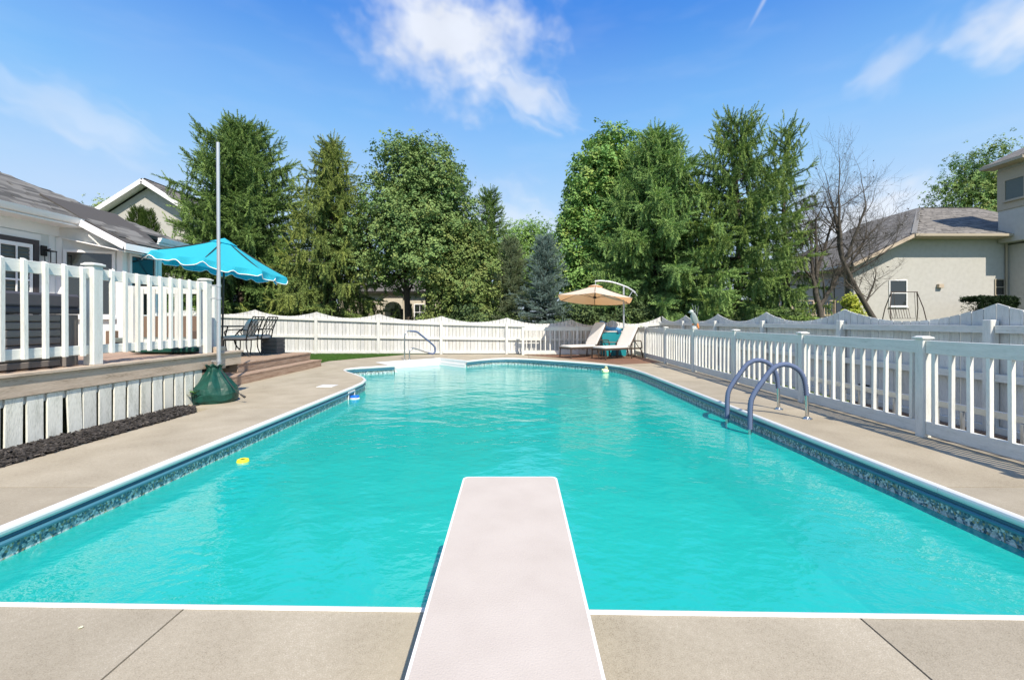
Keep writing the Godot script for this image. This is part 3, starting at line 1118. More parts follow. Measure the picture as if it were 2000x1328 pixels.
	tag(s, "small pale pebble on the mulch beside the green bag", "pebble")


# ---------------------------------------------------------------- fences
func privacy_fence(called: String, label: String, posts: Array, face: Vector2, m_rail: Material, base: float) -> void:
	# posts: [x, d, peak]; «face» is the side (x, d) on which rails and posts stand
	var f := thing(called, label, "fence")
	for p in posts:
		var h: float = p[2] - 0.19 - base
		box_part("post", P(p[0] + face.x * 0.055, base + h / 2, p[1] + face.y * 0.055), Vector3(0.10, h, 0.10), M.paint_y, f, Basis.IDENTITY, 0.006)
	for i in posts.size() - 1:
		var a := Vector2(posts[i][0], posts[i][1])
		var b := Vector2(posts[i + 1][0], posts[i + 1][1])
		var dir := (b - a).normalized()
		var len := a.distance_to(b)
		for q in [0.27, -1.0, -2.0]:
			var ya: float = posts[i][2] - 0.30 if q > 0.0 else (posts[i][2] * 0.41 if q > -1.5 else base + 0.11)
			var yb: float = posts[i + 1][2] - 0.30 if q > 0.0 else (posts[i + 1][2] * 0.41 if q > -1.5 else base + 0.11)
			var off := face * 0.038
			bar_part("rail", P(a.x + off.x + dir.x * 0.055, ya, a.y + off.y + dir.y * 0.055), P(b.x + off.x - dir.x * 0.055, yb, b.y + off.y - dir.y * 0.055), 0.062, 0.089, m_rail, f)
		var n := int(round(len / 0.142))
		for k in n:
			var u0 := (k + 0.03) / n
			var u1 := (k + 0.97) / n
			var hs := []
			for u in [u0, u1]:
				hs.append(lerpf(posts[i][2], posts[i + 1][2], u) - 0.205 * pow(sin(PI * u), 0.85))
			var w := len / n * 0.915
			var st := begin()
			var jit := rnd(-0.004, 0.004)
			add_prism(st, V2([[-w / 2, base + 0.04], [w / 2, base + 0.04], [w / 2, hs[1] + jit], [-w / 2, hs[0] + jit]]), 0.018, Transform3D.IDENTITY)
			var c := a.lerp(b, (u0 + u1) / 2.0)
			var x_axis := Vector3(dir.x, 0, -dir.y)
			var o := part("fence_board", st, varied("board_paint"), f)
			o.transform = Transform3D(Basis(x_axis, Vector3.UP, x_axis.cross(Vector3.UP)).rotated(Vector3.UP, rnd(-0.006, 0.006)), P(c.x - face.x * 0.010 + rnd(-0.002, 0.002), 0, c.y - face.y * 0.010 + rnd(-0.002, 0.002)))


func low_railing(f: Node, a: Vector2, b: Vector2, n: int, with_end: bool, start := true) -> void:
	var dir := (b - a).normalized()
	var along := absf(dir.y) > absf(dir.x)
	var m_rail: Material = M.paint_z if along else M.paint_x
	for q in ([a] if start else []) + ([b] if with_end else []):
		var p := box_part("post", P(q.x, 0.50, q.y), Vector3(0.098, 1.12, 0.098), M.paint_y, f, Basis.IDENTITY, 0.006)
		var st := begin()
		add_box(st, Vector3(0, 0.572, 0), Vector3(0.135, 0.022, 0.135), Basis.IDENTITY, 0.006)
		add_prism(st, V2([[-0.055, 0.583], [0.055, 0.583], [0.03, 0.594], [-0.03, 0.594]]), 0.10, Transform3D(Basis.IDENTITY, Vector3(0, 0, -0.05)))
		part("post_cap", st, M.paint_x, p)
	var c := (a + b) / 2.0
	var len := a.distance_to(b) - 0.10
	var size := Vector3(0.038, 0.14, len) if along else Vector3(len, 0.14, 0.038)
	box_part("top_rail", P(c.x, 0.975, c.y), size, m_rail, f)
	box_part("bottom_rail", P(c.x, 0.10, c.y), size, m_rail, f, Basis(Vector3.RIGHT if along else Vector3.BACK, rnd(-0.004, 0.004)))
	for k in n:
		var q := a.lerp(b, (k + 0.75) / (n + 0.5))
		box_part("baluster", P(q.x, 0.5375, q.y), Vector3(0.038, 0.735, 0.038), varied("paint_y"), f, Basis.from_euler(Vector3(rnd(-0.006, 0.006), rnd(-0.08, 0.08), rnd(-0.006, 0.006))), 0.002)


func build_fences() -> void:
	var peaks := [[-15.0, 17.4, 1.80], [-12.55, 17.4, 1.77], [-10.15, 17.4, 1.71], [-7.75, 17.4, 1.63], [-5.34, 17.4, 1.55], [-2.92, 17.4, 1.46], [-0.40, 17.4, 1.40], [2.10, 17.4, 1.33], [3.68, 17.4, 1.30], [5.55, 17.4, 1.44]]
	privacy_fence("back_fence", "tall white scalloped board fence across the back of the yard", peaks, Vector2(0, -1), M.paint_x, -0.05)
	var side := []
	for k in 7:
		side.append([5.58, 2.82 + 2.43 * k, 1.46])
	privacy_fence("side_fence", "tall white scalloped board fence behind the low railing on the right", side, Vector2(-1, 0), M.paint_z, -0.12)
	var r := thing("pool_railing", "low white wooden railing with square balusters along the pool paving", "railing")
	var ds := [2.78, 4.91, 6.98, 9.12, 11.26, 13.4, 15.5, 16.85]
	for i in 7:
		low_railing(r, Vector2(4.43, ds[i]), Vector2(4.43, ds[i + 1]), 11 if i < 6 else 7, i == 6)
	var g := thing("gate_railing", "low white railing with balusters in front of the back fence, behind the loungers", "railing")
	low_railing(g, Vector2(0.22, 16.85), Vector2(2.25, 16.85), 11, true)
	low_railing(g, Vector2(2.25, 16.85), Vector2(4.37, 16.85), 11, false, false)


# ---------------------------------------------------------------- houses
# lay tabs on a plane: u along the eave, v up the slope, both in metres from «o»; near ones become parts
func shingle_plane(parent: Node, o: Vector3, along: Vector3, up: Vector3, area: PackedVector2Array, singles: int, tone: Array, tab := Vector2(0.30, 0.14)) -> void:
	var n := along.cross(up).normalized()
	if n.y < 0.0:
		n = -n
	var mesh := box_mesh(Vector3(tab.x - 0.008, 0.014, tab.y + 0.03), 0.0)
	var list := []
	var lo := area[0]
	var hi := area[0]
	for q in area:
		lo = lo.min(q)
		hi = hi.max(q)
	var basis := Basis(along.normalized(), n, -up.normalized()).orthonormalized()
	var tilt := basis * Basis(Vector3.RIGHT, 0.035)
	var row := 0
	var v := lo.y + tab.y / 2
	while v < hi.y:
		var u := lo.x + rnd(0.0, tab.x)
		while u < hi.x:
			var w := rnd(0.8, 1.2)
			var half := tab.x * w * 0.42
			if Geometry2D.is_point_in_polygon(Vector2(u - half, v), area) and Geometry2D.is_point_in_polygon(Vector2(u + half, v), area):
				var at := o + along.normalized() * u + up.normalized() * v + n * (0.012 + rnd(0, 0.003))
				list.append([at.distance_squared_to(Vector3(0, EYE, 0)), Transform3D(tilt * Basis.from_scale(Vector3(w, 1, 1)), at)])
			u += tab.x * w
		v += tab.y
		row += 1
	list.sort_custom(func(a, b): return a[0] < b[0])
	var where := []
	var cols := PackedColorArray()
	for k in list.size():
		var t := rng.randi() % 4
		if k < singles:
			mesh_node("shingle", mesh, M["shingle_%d" % t], parent).transform = list[k][1]
		else:
			where.append(list[k][1])
			var g: float = tone[0] + (tone[1] - tone[0]) * t / 3.0
			cols.append(Color(g * tone[2], g * tone[3], g * tone[4]))
	if where.size():
		copies("shingles", mesh, M.shingle_tinted, where, cols, parent).set_meta("kind", "stuff")


func plane_slab(called: String, parent: Node, q: Array, thick: float, m: Material) -> MeshInstance3D:
	var st := begin()
	var n: Vector3 = (q[1] - q[0]).cross(q[2] - q[0]).normalized()
	if n.y < 0.0:
		n = -n
	for i in range(1, q.size() - 1):
		face3(st, q[0], q[i], q[i + 1], n)
		face3(st, q[0] - n * thick, q[i] - n * thick, q[i + 1] - n * thick, -n)
	var c := Vector3.ZERO
	for p in q:
		c += p / q.size()
	for i in q.size():
		var a: Vector3 = q[i]
		var b: Vector3 = q[(i + 1) % q.size()]
		quad(st, a, b, b - n * thick, a - n * thick, (a + b) / 2.0 - c)
	return part(called, st, m, parent)


# a window on a wall; «right» runs along the wall, «out» faces away from it
func window(parent: Node, at: Vector3, right: Vector3, out: Vector3, w: float, h: float, m_frame: Material, bars := 0, sash := true, m_pane: Material = null, frame_w := 0.06) -> Node:
	var b := Basis(right, Vector3.UP, out)
	var st := begin()
	for s in [-1.0, 1.0]:
		add_box(st, Vector3(s * (w / 2 + frame_w / 2), 0, 0.02), Vector3(frame_w, h + frame_w * 2, 0.05))
		add_box(st, Vector3(0, s * (h / 2 + frame_w / 2), 0.02), Vector3(w, frame_w, 0.05))
	var o := mesh_node("window", st.commit(), m_frame, parent, at, b)
	mesh_node("pane", box_mesh(Vector3(w + 0.002, h + 0.002, 0.008), 0.0), m_pane if m_pane else M.window_glass, o, Vector3(0, 0, 0.008))
	if sash:
		mesh_node("sash_bar", box_mesh(Vector3(w, 0.045, 0.03), 0.003), m_frame, o, Vector3(0, 0, 0.026))
	for k in bars:
		mesh_node("glazing_bar", box_mesh(Vector3(0.03, h, 0.02), 0.002), m_frame, o, Vector3(w * ((k + 1.0) / (bars + 1) - 0.5), 0, 0.024))
	mesh_node("sill", box_mesh(Vector3(w + frame_w * 3, 0.05, 0.10), 0.004), m_frame, o, Vector3(0, -h / 2 - frame_w - 0.025, 0.04))
	return o


func wall_poly(called: String, parent: Node, pts: Array, out: Vector3, thick: float, m: Material) -> void:
	var st := begin()
	for i in range(1, pts.size() - 1):
		face3(st, pts[0], pts[i], pts[i + 1], out)
		face3(st, pts[0] - out * thick, pts[i] - out * thick, pts[i + 1] - out * thick, -out)
	var c := Vector3.ZERO
	for p in pts:
		c += p / pts.size()
	for i in pts.size():
		var a: Vector3 = pts[i]
		var b: Vector3 = pts[(i + 1) % pts.size()]
		quad(st, a, b, b - out * thick, a - out * thick, (a + b) / 2.0 - c)
	part(called, st, m, parent)


func build_houses() -> void:
	# the white house beside the deck
	var h := thing("white_house", "white single-storey house with grey shingle roof behind the raised deck", "house")
	box_part("wall", P(-9.3, 1.85, 5.0), Vector3(0.2, 3.1, 8.05), M.white_wall, h)
	box_part("wall", P(-9.3, 1.85, 11.15), Vector3(0.2, 3.1, 0.7), M.white_wall, h)
	box_part("end_wall", P(-13.0, 1.85, 11.4), Vector3(7.15, 3.1, 0.2), M.white_wall, h)
	var bay := [Vector2(-9.2, 9.0), Vector2(-8.25, 9.4), Vector2(-8.25, 10.4), Vector2(-9.2, 10.82)]
	for i in 3:
		var a: Vector2 = bay[i]
		var b: Vector2 = bay[i + 1]
		var dir := (b - a).normalized()
		var out := Vector3(dir.y, 0, dir.x)
		wall_poly("bay_wall", h, [P(a.x, 0.35, a.y), P(b.x, 0.35, b.y), P(b.x, 2.95 if b.x > -9.0 else 3.25, b.y), P(a.x, 2.95 if a.x > -9.0 else 3.25, a.y)], out, 0.15, M.white_wall)
		var c := a.lerp(b, 0.5)
		if i < 2:
			var right := Vector3(dir.x, 0, -dir.y)
			window(h, P(c.x, 2.02, c.y) + out * 0.004, right, out, 0.72 if i == 0 else 0.62, 1.25, M.trim_white, 0, false, null, 0.05)
			for s in [a, b]:
				var q: Vector2 = s.lerp(c, 0.06)
				box_part("corner_trim", P(q.x, 1.65, q.y) + out * 0.012, Vector3(0.10, 2.55, 0.022), M.trim_white, h, Basis(right, Vector3.UP, out))
	# lower panels and trims of the bay
	box_part("wall_trim", P(-9.19, 1.65, 8.88), Vector3(0.03, 2.9, 0.10), M.trim_white, h)
	box_part("header_trim", P(-9.19, 2.86, 7.8), Vector3(0.03, 0.12, 1.75), M.trim_white, h)
	# shuttered door-height window
	var w := window(h, P(-9.195, 2.02, 7.95), Vector3(0, 0, -1), Vector3(1, 0, 0), 1.16, 1.38, M.dark_frame, 0, false, M.curtain_grey, 0.09)
	for s in [-1.0, 0.0, 1.0]:
		mesh_node("shutter_stile", box_mesh(Vector3(0.05, 1.36, 0.03), 0.003), M.trim_white, w, Vector3(s * 0.53, 0, 0.03))
		if s < 1.0:
			mesh_node("glazing_bar", box_mesh(Vector3(0.025, 1.36, 0.02), 0.003), M.trim_white, w, Vector3(s * 0.53 + 0.27, 0, 0.05))
	for k in 5:
		mesh_node("shutter_rail", box_mesh(Vector3(1.1, 0.035 if k % 4 else 0.07, 0.03), 0.003), M.trim_white, w, Vector3(0, -0.65 + 0.325 * k, 0.034))
	for k in 18:
		mesh_node("louvre", box_mesh(Vector3(1.04, 0.045, 0.006), 0.0), M.curtain_grey, w, Vector3(0, -0.62 + 0.073 * k, 0.022), Basis(Vector3.RIGHT, 0.7))
	# roof planes: long slope towards the pool and the hipped end
	var eave := 3.3
	plane_slab("roof", h, [P(-8.76, eave, 1.0), P(-8.76, eave, 11.9), P(-14.76, 6.3, 5.9), P(-14.76, 6.3, 1.0)], 0.06, M.roof_felt)
	plane_slab("roof", h, [P(-8.76, eave, 11.9), P(-20.76, eave, 11.9), P(-14.76, 6.3, 5.9)], 0.06, M.roof_felt)
	var up := Vector3(-1, 0.5, 0).normalized()
	shingle_plane(h, P(-8.76, eave, 1.0), Vector3(0, 0, -1), up, V2([[4.0, 0.0], [10.9, 0.0], [4.95, 6.66], [4.0, 6.66]]), 300, [0.085, 0.21, 1.02, 1.0, 0.93])
	# the lower roof over the bay, lapped onto the main slope
	var l0 := P(-7.8, 2.83, 8.98)
	plane_slab("bay_roof", h, [l0, P(-7.8, 2.83, 9.88), P(-8.55, 3.235, 10.45), P(-9.75, 3.86, 10.95), P(-9.75, 3.86, 9.2), P(-8.76, 3.345, 9.02)], 0.05, M.roof_felt)
	shingle_plane(h, l0 + Vector3(0, 0.005, 0), Vector3(0, 0, -1), up, V2([[0.0, 0.0], [0.90, 0.0], [1.45, 0.84], [1.97, 2.18], [0.25, 2.18], [0.04, 1.06]]), 0, [0.085, 0.21, 1.02, 1.0, 0.93])
	bar_part("bay_fascia", P(-8.78, 3.255, 8.955), P(-7.8, 2.745, 8.935), 0.03, 0.13, M.trim_white, h)
	bar_part("bay_fascia", P(-7.785, 2.74, 8.93), P(-7.785, 2.74, 9.9), 0.03, 0.13, M.trim_white, h)
	plane_slab("bay_soffit", h, [P(-7.82, 2.66, 8.98), P(-7.82, 2.66, 9.86), P(-9.2, 2.95, 10.4), P(-9.2, 2.95, 9.0)], 0.02, M.trim_white)
	for q in [[1.0, 9.08], [10.98, 11.95]]:
		var st := begin()
		add_prism(st, V2([[0.0, 0.0], [0.07, 0.02], [0.10, 0.07], [0.12, 0.12], [0.0, 0.12]]), q[1] - q[0], Transform3D(Basis(Vector3.RIGHT, Vector3.UP, Vector3.BACK), P(-8.78, eave - 0.13, q[1])))
		part("gutter", st, M.trim_white, h)
		box_part("soffit", P(-8.98, eave - 0.15, (q[0] + q[1]) / 2), Vector3(0.46, 0.03, q[1] - q[0]), M.trim_white, h)
		box_part("frieze", P(-9.185, eave - 0.26, (q[0] + q[1]) / 2), Vector3(0.035, 0.2, minf(q[1], 11.5) - q[0]), M.trim_white, h)
	tube_part("downspout", smooth_path([P(-8.72, 3.15, 11.6), P(-8.85, 3.0, 11.55), P(-9.12, 2.85, 11.5), P(-9.14, 2.5, 11.5), P(-9.14, 0.5, 11.5)], 4), 0.035, M.trim_white, h)
	# wall lantern
	var lamp := thing("wall_lantern", "black metal lantern on the white wall beside the shuttered window", "lantern", P(-9.18, 2.55, 8.72))
	box_part("back_plate", Vector3(0.01, 0.07, 0), Vector3(0.025, 0.2, 0.11), M.black_metal, lamp)
	var st2 := begin()
	add_bar(st2, Vector3(0.02, 0.08, 0), Vector3(0.14, 0.10, 0), 0.02, 0.02)
	add_box(st2, Vector3(0.14, 0.06, 0), Vector3(0.13, 0.02, 0.13))
	for sx in [-0.055, 0.055]:
		for sz in [-0.055, 0.055]:
			add_bar(st2, Vector3(0.14 + sx, -0.17, sz), Vector3(0.14 + sx, 0.06, sz), 0.012, 0.012)
	add_box(st2, Vector3(0.14, -0.175, 0), Vector3(0.13, 0.014, 0.13))
	part("frame", st2, M.black_metal, lamp)

	# beige neighbour with the gable, far left
	var g := thing("gabled_house", "beige two-storey house with white gable trim behind the white house roof", "house")
	var gd := 25.0
	wall_poly("gable_wall", g, [P(-26.2, 0, gd), P(-14.7, 0, gd), P(-14.7, 5.05, gd), P(-20.45, 8.7, gd), P(-26.2, 5.05, gd)], Vector3(0, 0, 1), 0.2, M.stucco)
	box_part("side_wall", P(-14.8, 2.5, 30.0), Vector3(0.2, 5.0, 9.8), M.stucco, g)
	for s in [-1.0, 1.0]:
		var e := P(-20.45 + s * 6.3, 5.05, 24.5)
		var top := P(-20.45, 9.05, 24.5)
		var e2 := P(-20.45 + s * 6.3, 5.05, 35.0)
		var t2 := P(-20.45, 9.05, 35.0)
		plane_slab("roof", g, [e, top, t2, e2], 0.1, M.roof_felt)
		var upv := (top - e).normalized()
		shingle_plane(g, e, Vector3(0, 0, -1), upv, rect(0.0, 10.5, 0.0, (top - e).length()), 0, [0.10, 0.20, 1.06, 0.98, 0.88], Vector2(0.34, 0.16))
		bar_part("barge_board", e + Vector3(0, -0.14, 0.02), top + Vector3(0, -0.14, 0.02), 0.035, 0.24, M.trim_white, g)
		plane_slab("gable_soffit", g, [e + Vector3(0, -0.2, 0), top + Vector3(0, -0.2, 0), P(-20.45, 8.85, 25.0), P(-20.45 + s * 6.3, 4.85, 25.0)], 0.02, M.trim_white)

	# cream house beyond the back fence
	var c := thing("cream_house", "cream stucco house with arched entrance beyond the back fence, behind trees", "house")
	var cd := 34.0
	for q in [[-13.5, -10.05, 0.0, 3.6], [-8.6, -3.6, 0.0, 3.6], [-10.05, -8.6, 2.9, 3.6]]:
		box_part("wall", P((q[0] + q[1]) / 2, (q[2] + q[3]) / 2, cd + 0.1), Vector3(q[1] - q[0], q[3] - q[2], 0.2), M.cream_stucco, c)
	var arch := begin()
	var pts := PackedVector2Array([Vector2(-0.72, 3.0), Vector2(-0.72, 2.2)])
	for k in 9:
		pts.append(Vector2(-0.66 * cos(PI * k / 8.0), 2.2 + 0.55 * sin(PI * k / 8.0)))
	pts.append_array(PackedVector2Array([Vector2(0.72, 2.2), Vector2(0.72, 3.0)]))
	add_prism(arch, pts, 0.2, Transform3D(Basis.IDENTITY, P(-9.325, 0, cd - 0.01)))
	part("arch", arch, M.cream_stucco, c)
	box_part("porch_wall", P(-9.3, 1.5, cd + 1.4), Vector3(2.2, 3.0, 0.15), M.cream_stucco, c)
	box_part("front_door", P(-9.45, 1.2, cd + 1.3), Vector3(0.95, 2.1, 0.06), M.dark_frame, c)
	window(c, P(-7.35, 1.95, cd - 0.0), Vector3.RIGHT, Vector3.BACK, 0.75, 1.15, M.trim_white, 1)
	window(c, P(-5.2, 1.95, cd - 0.0), Vector3.RIGHT, Vector3.BACK, 0.9, 1.15, M.trim_white, 1)
	plane_slab("roof", c, [P(-14.0, 3.5, cd - 0.5), P(-3.1, 3.5, cd - 0.5), P(-5.6, 5.0, cd + 3.0), P(-11.5, 5.0, cd + 3.0)], 0.12, M.roof_felt)
	shingle_plane(c, P(-14.0, 3.5, cd - 0.5), Vector3.RIGHT, Vector3(0, 1.5, -3.5).normalized(), V2([[0, 0], [10.9, 0], [8.4, 3.8], [2.5, 3.8]]), 0, [0.09, 0.17, 1.05, 0.98, 0.9], Vector2(0.36, 0.18))

	# beige neighbour on the right: low wing with hipped roof and the two-storey end
	var b := thing("beige_house", "beige stucco house with brown hipped roof beyond the right fence", "house")
	var d0 := 24.0
	wall_poly("front_wall", b, [P(17.95, 0, d0), P(26.1, 0, d0), P(26.1, 5.72, d0), P(20.7, 5.72, d0), P(17.95, 4.36, d0)], Vector3(0, 0, 1), 0.2, M.stucco)
	wall_poly("side_wall", b, [P(18.05, 0, d0 + 0.2), P(18.05, 0, 34.0), P(18.05, 4.3, 34.0), P(18.05, 4.3, d0 + 0.2)], Vector3(-1, 0, 0), 0.2, M.stucco)
	var apex := P(26.7, 8.76, 29.9)
	var fy := 0.49
	plane_slab("roof", b, [P(17.45, 4.27, 23.3), P(20.55, 5.79, 23.3), apex, P(26.7, 8.76, 35.0), P(17.45, 4.27, 35.0)], 0.1, M.roof_felt)
	plane_slab("roof", b, [P(20.55, 5.79, 23.3), P(31.0, 5.79, 23.3), P(30.6, 8.76, 29.9), apex], 0.1, M.roof_felt)
	plane_slab("roof", b, [P(30.6, 8.76, 29.9), P(31.0, 5.79, 23.3), P(36.5, 5.79, 29.0), P(36.5, 5.79, 36.0), P(30.6, 8.76, 36.0)], 0.1, M.roof_felt)
	var upl := Vector3(1, fy, 0).normalized()
	var sl := sqrt(1.0 + fy * fy)
	var tone := [0.13, 0.235, 1.05, 0.98, 0.87]
	shingle_plane(b, P(17.45, 4.27, 23.3), Vector3(0, 0, -1), upl, V2([[0, 0], [11.5, 0], [11.5, 9.25 * sl], [6.4, 9.25 * sl], [0, 3.1 * sl]]), 0, tone, Vector2(0.34, 0.155))
	var upf := Vector3(0, 2.97, -6.6).normalized()
	var fl := Vector2(2.97, 6.6).length()
	shingle_plane(b, P(20.55, 5.79, 23.3), Vector3.RIGHT, upf, V2([[0, 0], [10.45, 0], [10.05, fl], [6.15, fl]]), 0, tone, Vector2(0.34, 0.155))
	bar_part("ridge_cap", apex + Vector3(0, 0.02, 0), P(30.6, 8.78, 29.9), 0.25, 0.03, M.shingle_1, b)
	bar_part("hip_cap", P(20.55, 5.81, 23.3), apex + Vector3(0, 0.02, 0), 0.22, 0.03, M.shingle_3, b)
	box_part("gutter", P(23.4, 5.72, 23.24), Vector3(5.7, 0.13, 0.12), M.trim_tan, b)
	bar_part("barge_board", P(17.4, 4.17, 23.26), P(20.56, 5.70, 23.26), 0.04, 0.17, M.soffit_tan, b)
	box_part("soffit", P(23.4, 5.64, 23.64), Vector3(5.4, 0.02, 0.70), M.soffit_tan, b)
	plane_slab("rake_soffit", b, [P(17.45, 4.14, 23.3), P(20.6, 5.66, 23.3), P(20.6, 5.66, 24.0), P(17.45, 4.14, 24.0)], 0.02, M.soffit_tan)
	box_part("side_gutter", P(17.4, 4.2, 29.2), Vector3(0.12, 0.12, 11.4), M.trim_white, b)
	window(b, P(20.3, 2.76, d0) + Vector3(0, 0, 0.004), Vector3.RIGHT, Vector3.BACK, 0.86, 1.32, M.trim_white, 0, true, null, 0.05)
	window(b, P(25.72, 3.08, d0) + Vector3(0, 0, 0.004), Vector3.RIGHT, Vector3.BACK, 0.44, 0.78, M.trim_tan, 0, true, null, 0.05)
	box_part("dryer_vent", P(22.5, 3.14, d0 - 0.08), Vector3(0.26, 0.2, 0.16), M.soffit_tan, b)
	for k in 2:
		var o := window(b, P(17.845, 2.55, 24.9 + 0.9 * k), Vector3(0, 0, 1), Vector3(-1, 0, 0), 0.78, 2.3, M.trim_tan, 0, false, null, 0.05)
		o.name = "patio_door" if k == 0 else "patio_door_001"
	tube_part("downspout", PackedVector3Array([P(26.0, 5.4, 23.9), P(26.0, 0.2, 23.9)]), 0.05, M.trim_tan, b)
	# two-storey end, jettied upper floor
	box_part("upper_wall", P(28.6, 7.45, 23.27), Vector3(6.0, 4.1, 1.36), M.stucco, b)
	box_part("lower_wall", P(29.1, 2.65, 23.27), Vector3(6.0, 5.3, 1.34), M.stucco, b)
	box_part("wall_band", P(25.585, 8.15, 23.27), Vector3(0.06, 2.1, 1.38), M.trim_tan, b)
	window(b, P(25.55, 8.08, 23.1), Vector3(0, 0, 1), Vector3(-1, 0, 0), 0.86, 1.0, M.trim_tan, 0, false, M.curtain_grey, 0.07)
	box_part("eave_gutter", P(25.0, 9.42, 23.25), Vector3(0.12, 0.14, 2.1), M.trim_tan, b)
	box_part("eave_soffit", P(25.35, 9.36, 23.25), Vector3(0.7, 0.04, 2.0), M.soffit_tan, b)
	plane_slab("upper_roof", b, [P(24.98, 9.5, 22.2), P(24.98, 9.5, 24.3), P(28.9, 11.4, 24.3), P(28.9, 11.4, 22.2)], 0.12, M.roof_felt)
	shingle_plane(b, P(24.98, 9.5, 22.2), Vector3(0, 0, -1), Vector3(3.92, 1.9, 0).normalized(), rect(0.0, 2.1, 0.0, 4.35), 0, tone, Vector2(0.34, 0.155))
	# the neighbour's small deck by the patio door
	var nd := thing("neighbour_deck", "weathered wooden deck with railing by the beige house patio door", "deck")
	for k in 20:
		box_part("deck_board", P(14.5, 1.42, 25.0 + 0.15 * k), Vector3(6.6, 0.03, 0.14), M.fascia_wood, nd)
	for k in 6:
		box_part("post", P(11.6 + 1.2 * k, 1.15, 24.9), Vector3(0.1, 2.5, 0.1), M.fascia_wood, nd)
	box_part("top_rail", P(14.6, 2.4, 24.9), Vector3(6.2, 0.05, 0.14), M.fascia_wood, nd)
	box_part("bottom_rail", P(14.6, 1.6, 24.9), Vector3(6.2, 0.09, 0.04), M.fascia_wood, nd)
	for k in 36:
		box_part("baluster", P(11.75 + 0.165 * k, 2.0, 24.95), Vector3(0.04, 0.75, 0.04), M.fascia_wood, nd)


# ---------------------------------------------------------------- trees
var spray_meshes := {}


# a needle spray of unit length along +x; blades stand out all round the twig
func needle_spray(kind: int) -> ArrayMesh:
	if spray_meshes.has(kind):
		return spray_meshes[kind]
	var st := begin()
	var n: int = [17, 20, 14][kind % 3]
	var blade: float = [0.26, 0.22, 0.30][kind % 3]
	for i in n:
		var x := 0.02 + 0.96 * i / (n - 1)
		for k in 3:
			var a := rnd(0, TAU)
			var out := Vector3(0, cos(a), sin(a))
			var l := blade * rnd(0.7, 1.2) * (1.0 - 0.45 * x)
			var d := (Vector3(rnd(0.55, 1.0), 0, 0) + out * rnd(0.5, 0.9)).normalized()
			var side := d.cross(out.rotated(Vector3.RIGHT, rnd(-1.2, 1.2))).normalized() * blade * 0.095
			var o := Vector3(x, 0, 0)
			tri(st, o - side, o + d * l, o + side)
	# the twig itself
	add_tube(st, PackedVector3Array([Vector3.ZERO, Vector3(0.9, 0, 0)]), [0.012, 0.006], 3, false)
	spray_meshes[kind] = st.commit()
	return spray_meshes[kind]


# a sprig of broad leaves about 0.35 m across
func leaf_sprig(kind: int, leaf: float, count: int) -> ArrayMesh:
	var key := 100 + kind
	if spray_meshes.has(key):
		return spray_meshes[key]
	var st := begin()
	for i in count:
		var d := Vector3(rnd(-1, 1), rnd(-0.6, 0.6), rnd(-1, 1)).normalized()
		var o := d * rnd(0.03, 0.17)
		var dir := (d * 0.7 + Vector3(rnd(-1, 1), rnd(-0.7, 0.25), rnd(-1, 1)) * 0.7).normalized()
		var side := dir.cross(Vector3(rnd(-0.55, 0.55), 1, rnd(-0.55, 0.55))).normalized()
		var nrm := side.cross(dir).normalized()
		var l := leaf * rnd(0.75, 1.25)
		var w := l * 0.36
		var m := o + dir * l * 0.5
		tri(st, o, m + side * w + nrm * w * 0.3, o + dir * l)
		tri(st, o, o + dir * l, m - side * w + nrm * w * 0.3)
	spray_meshes[key] = st.commit()
	return spray_meshes[key]


func frame_along(x: Vector3, roll: float) -> Basis:
	x = x.normalized()
	var y := Vector3.UP if absf(x.y) < 0.95 else Vector3.RIGHT
	var z := x.cross(y).normalized()
	y = z.cross(x)
	return Basis(x, y, z).rotated(x, roll)


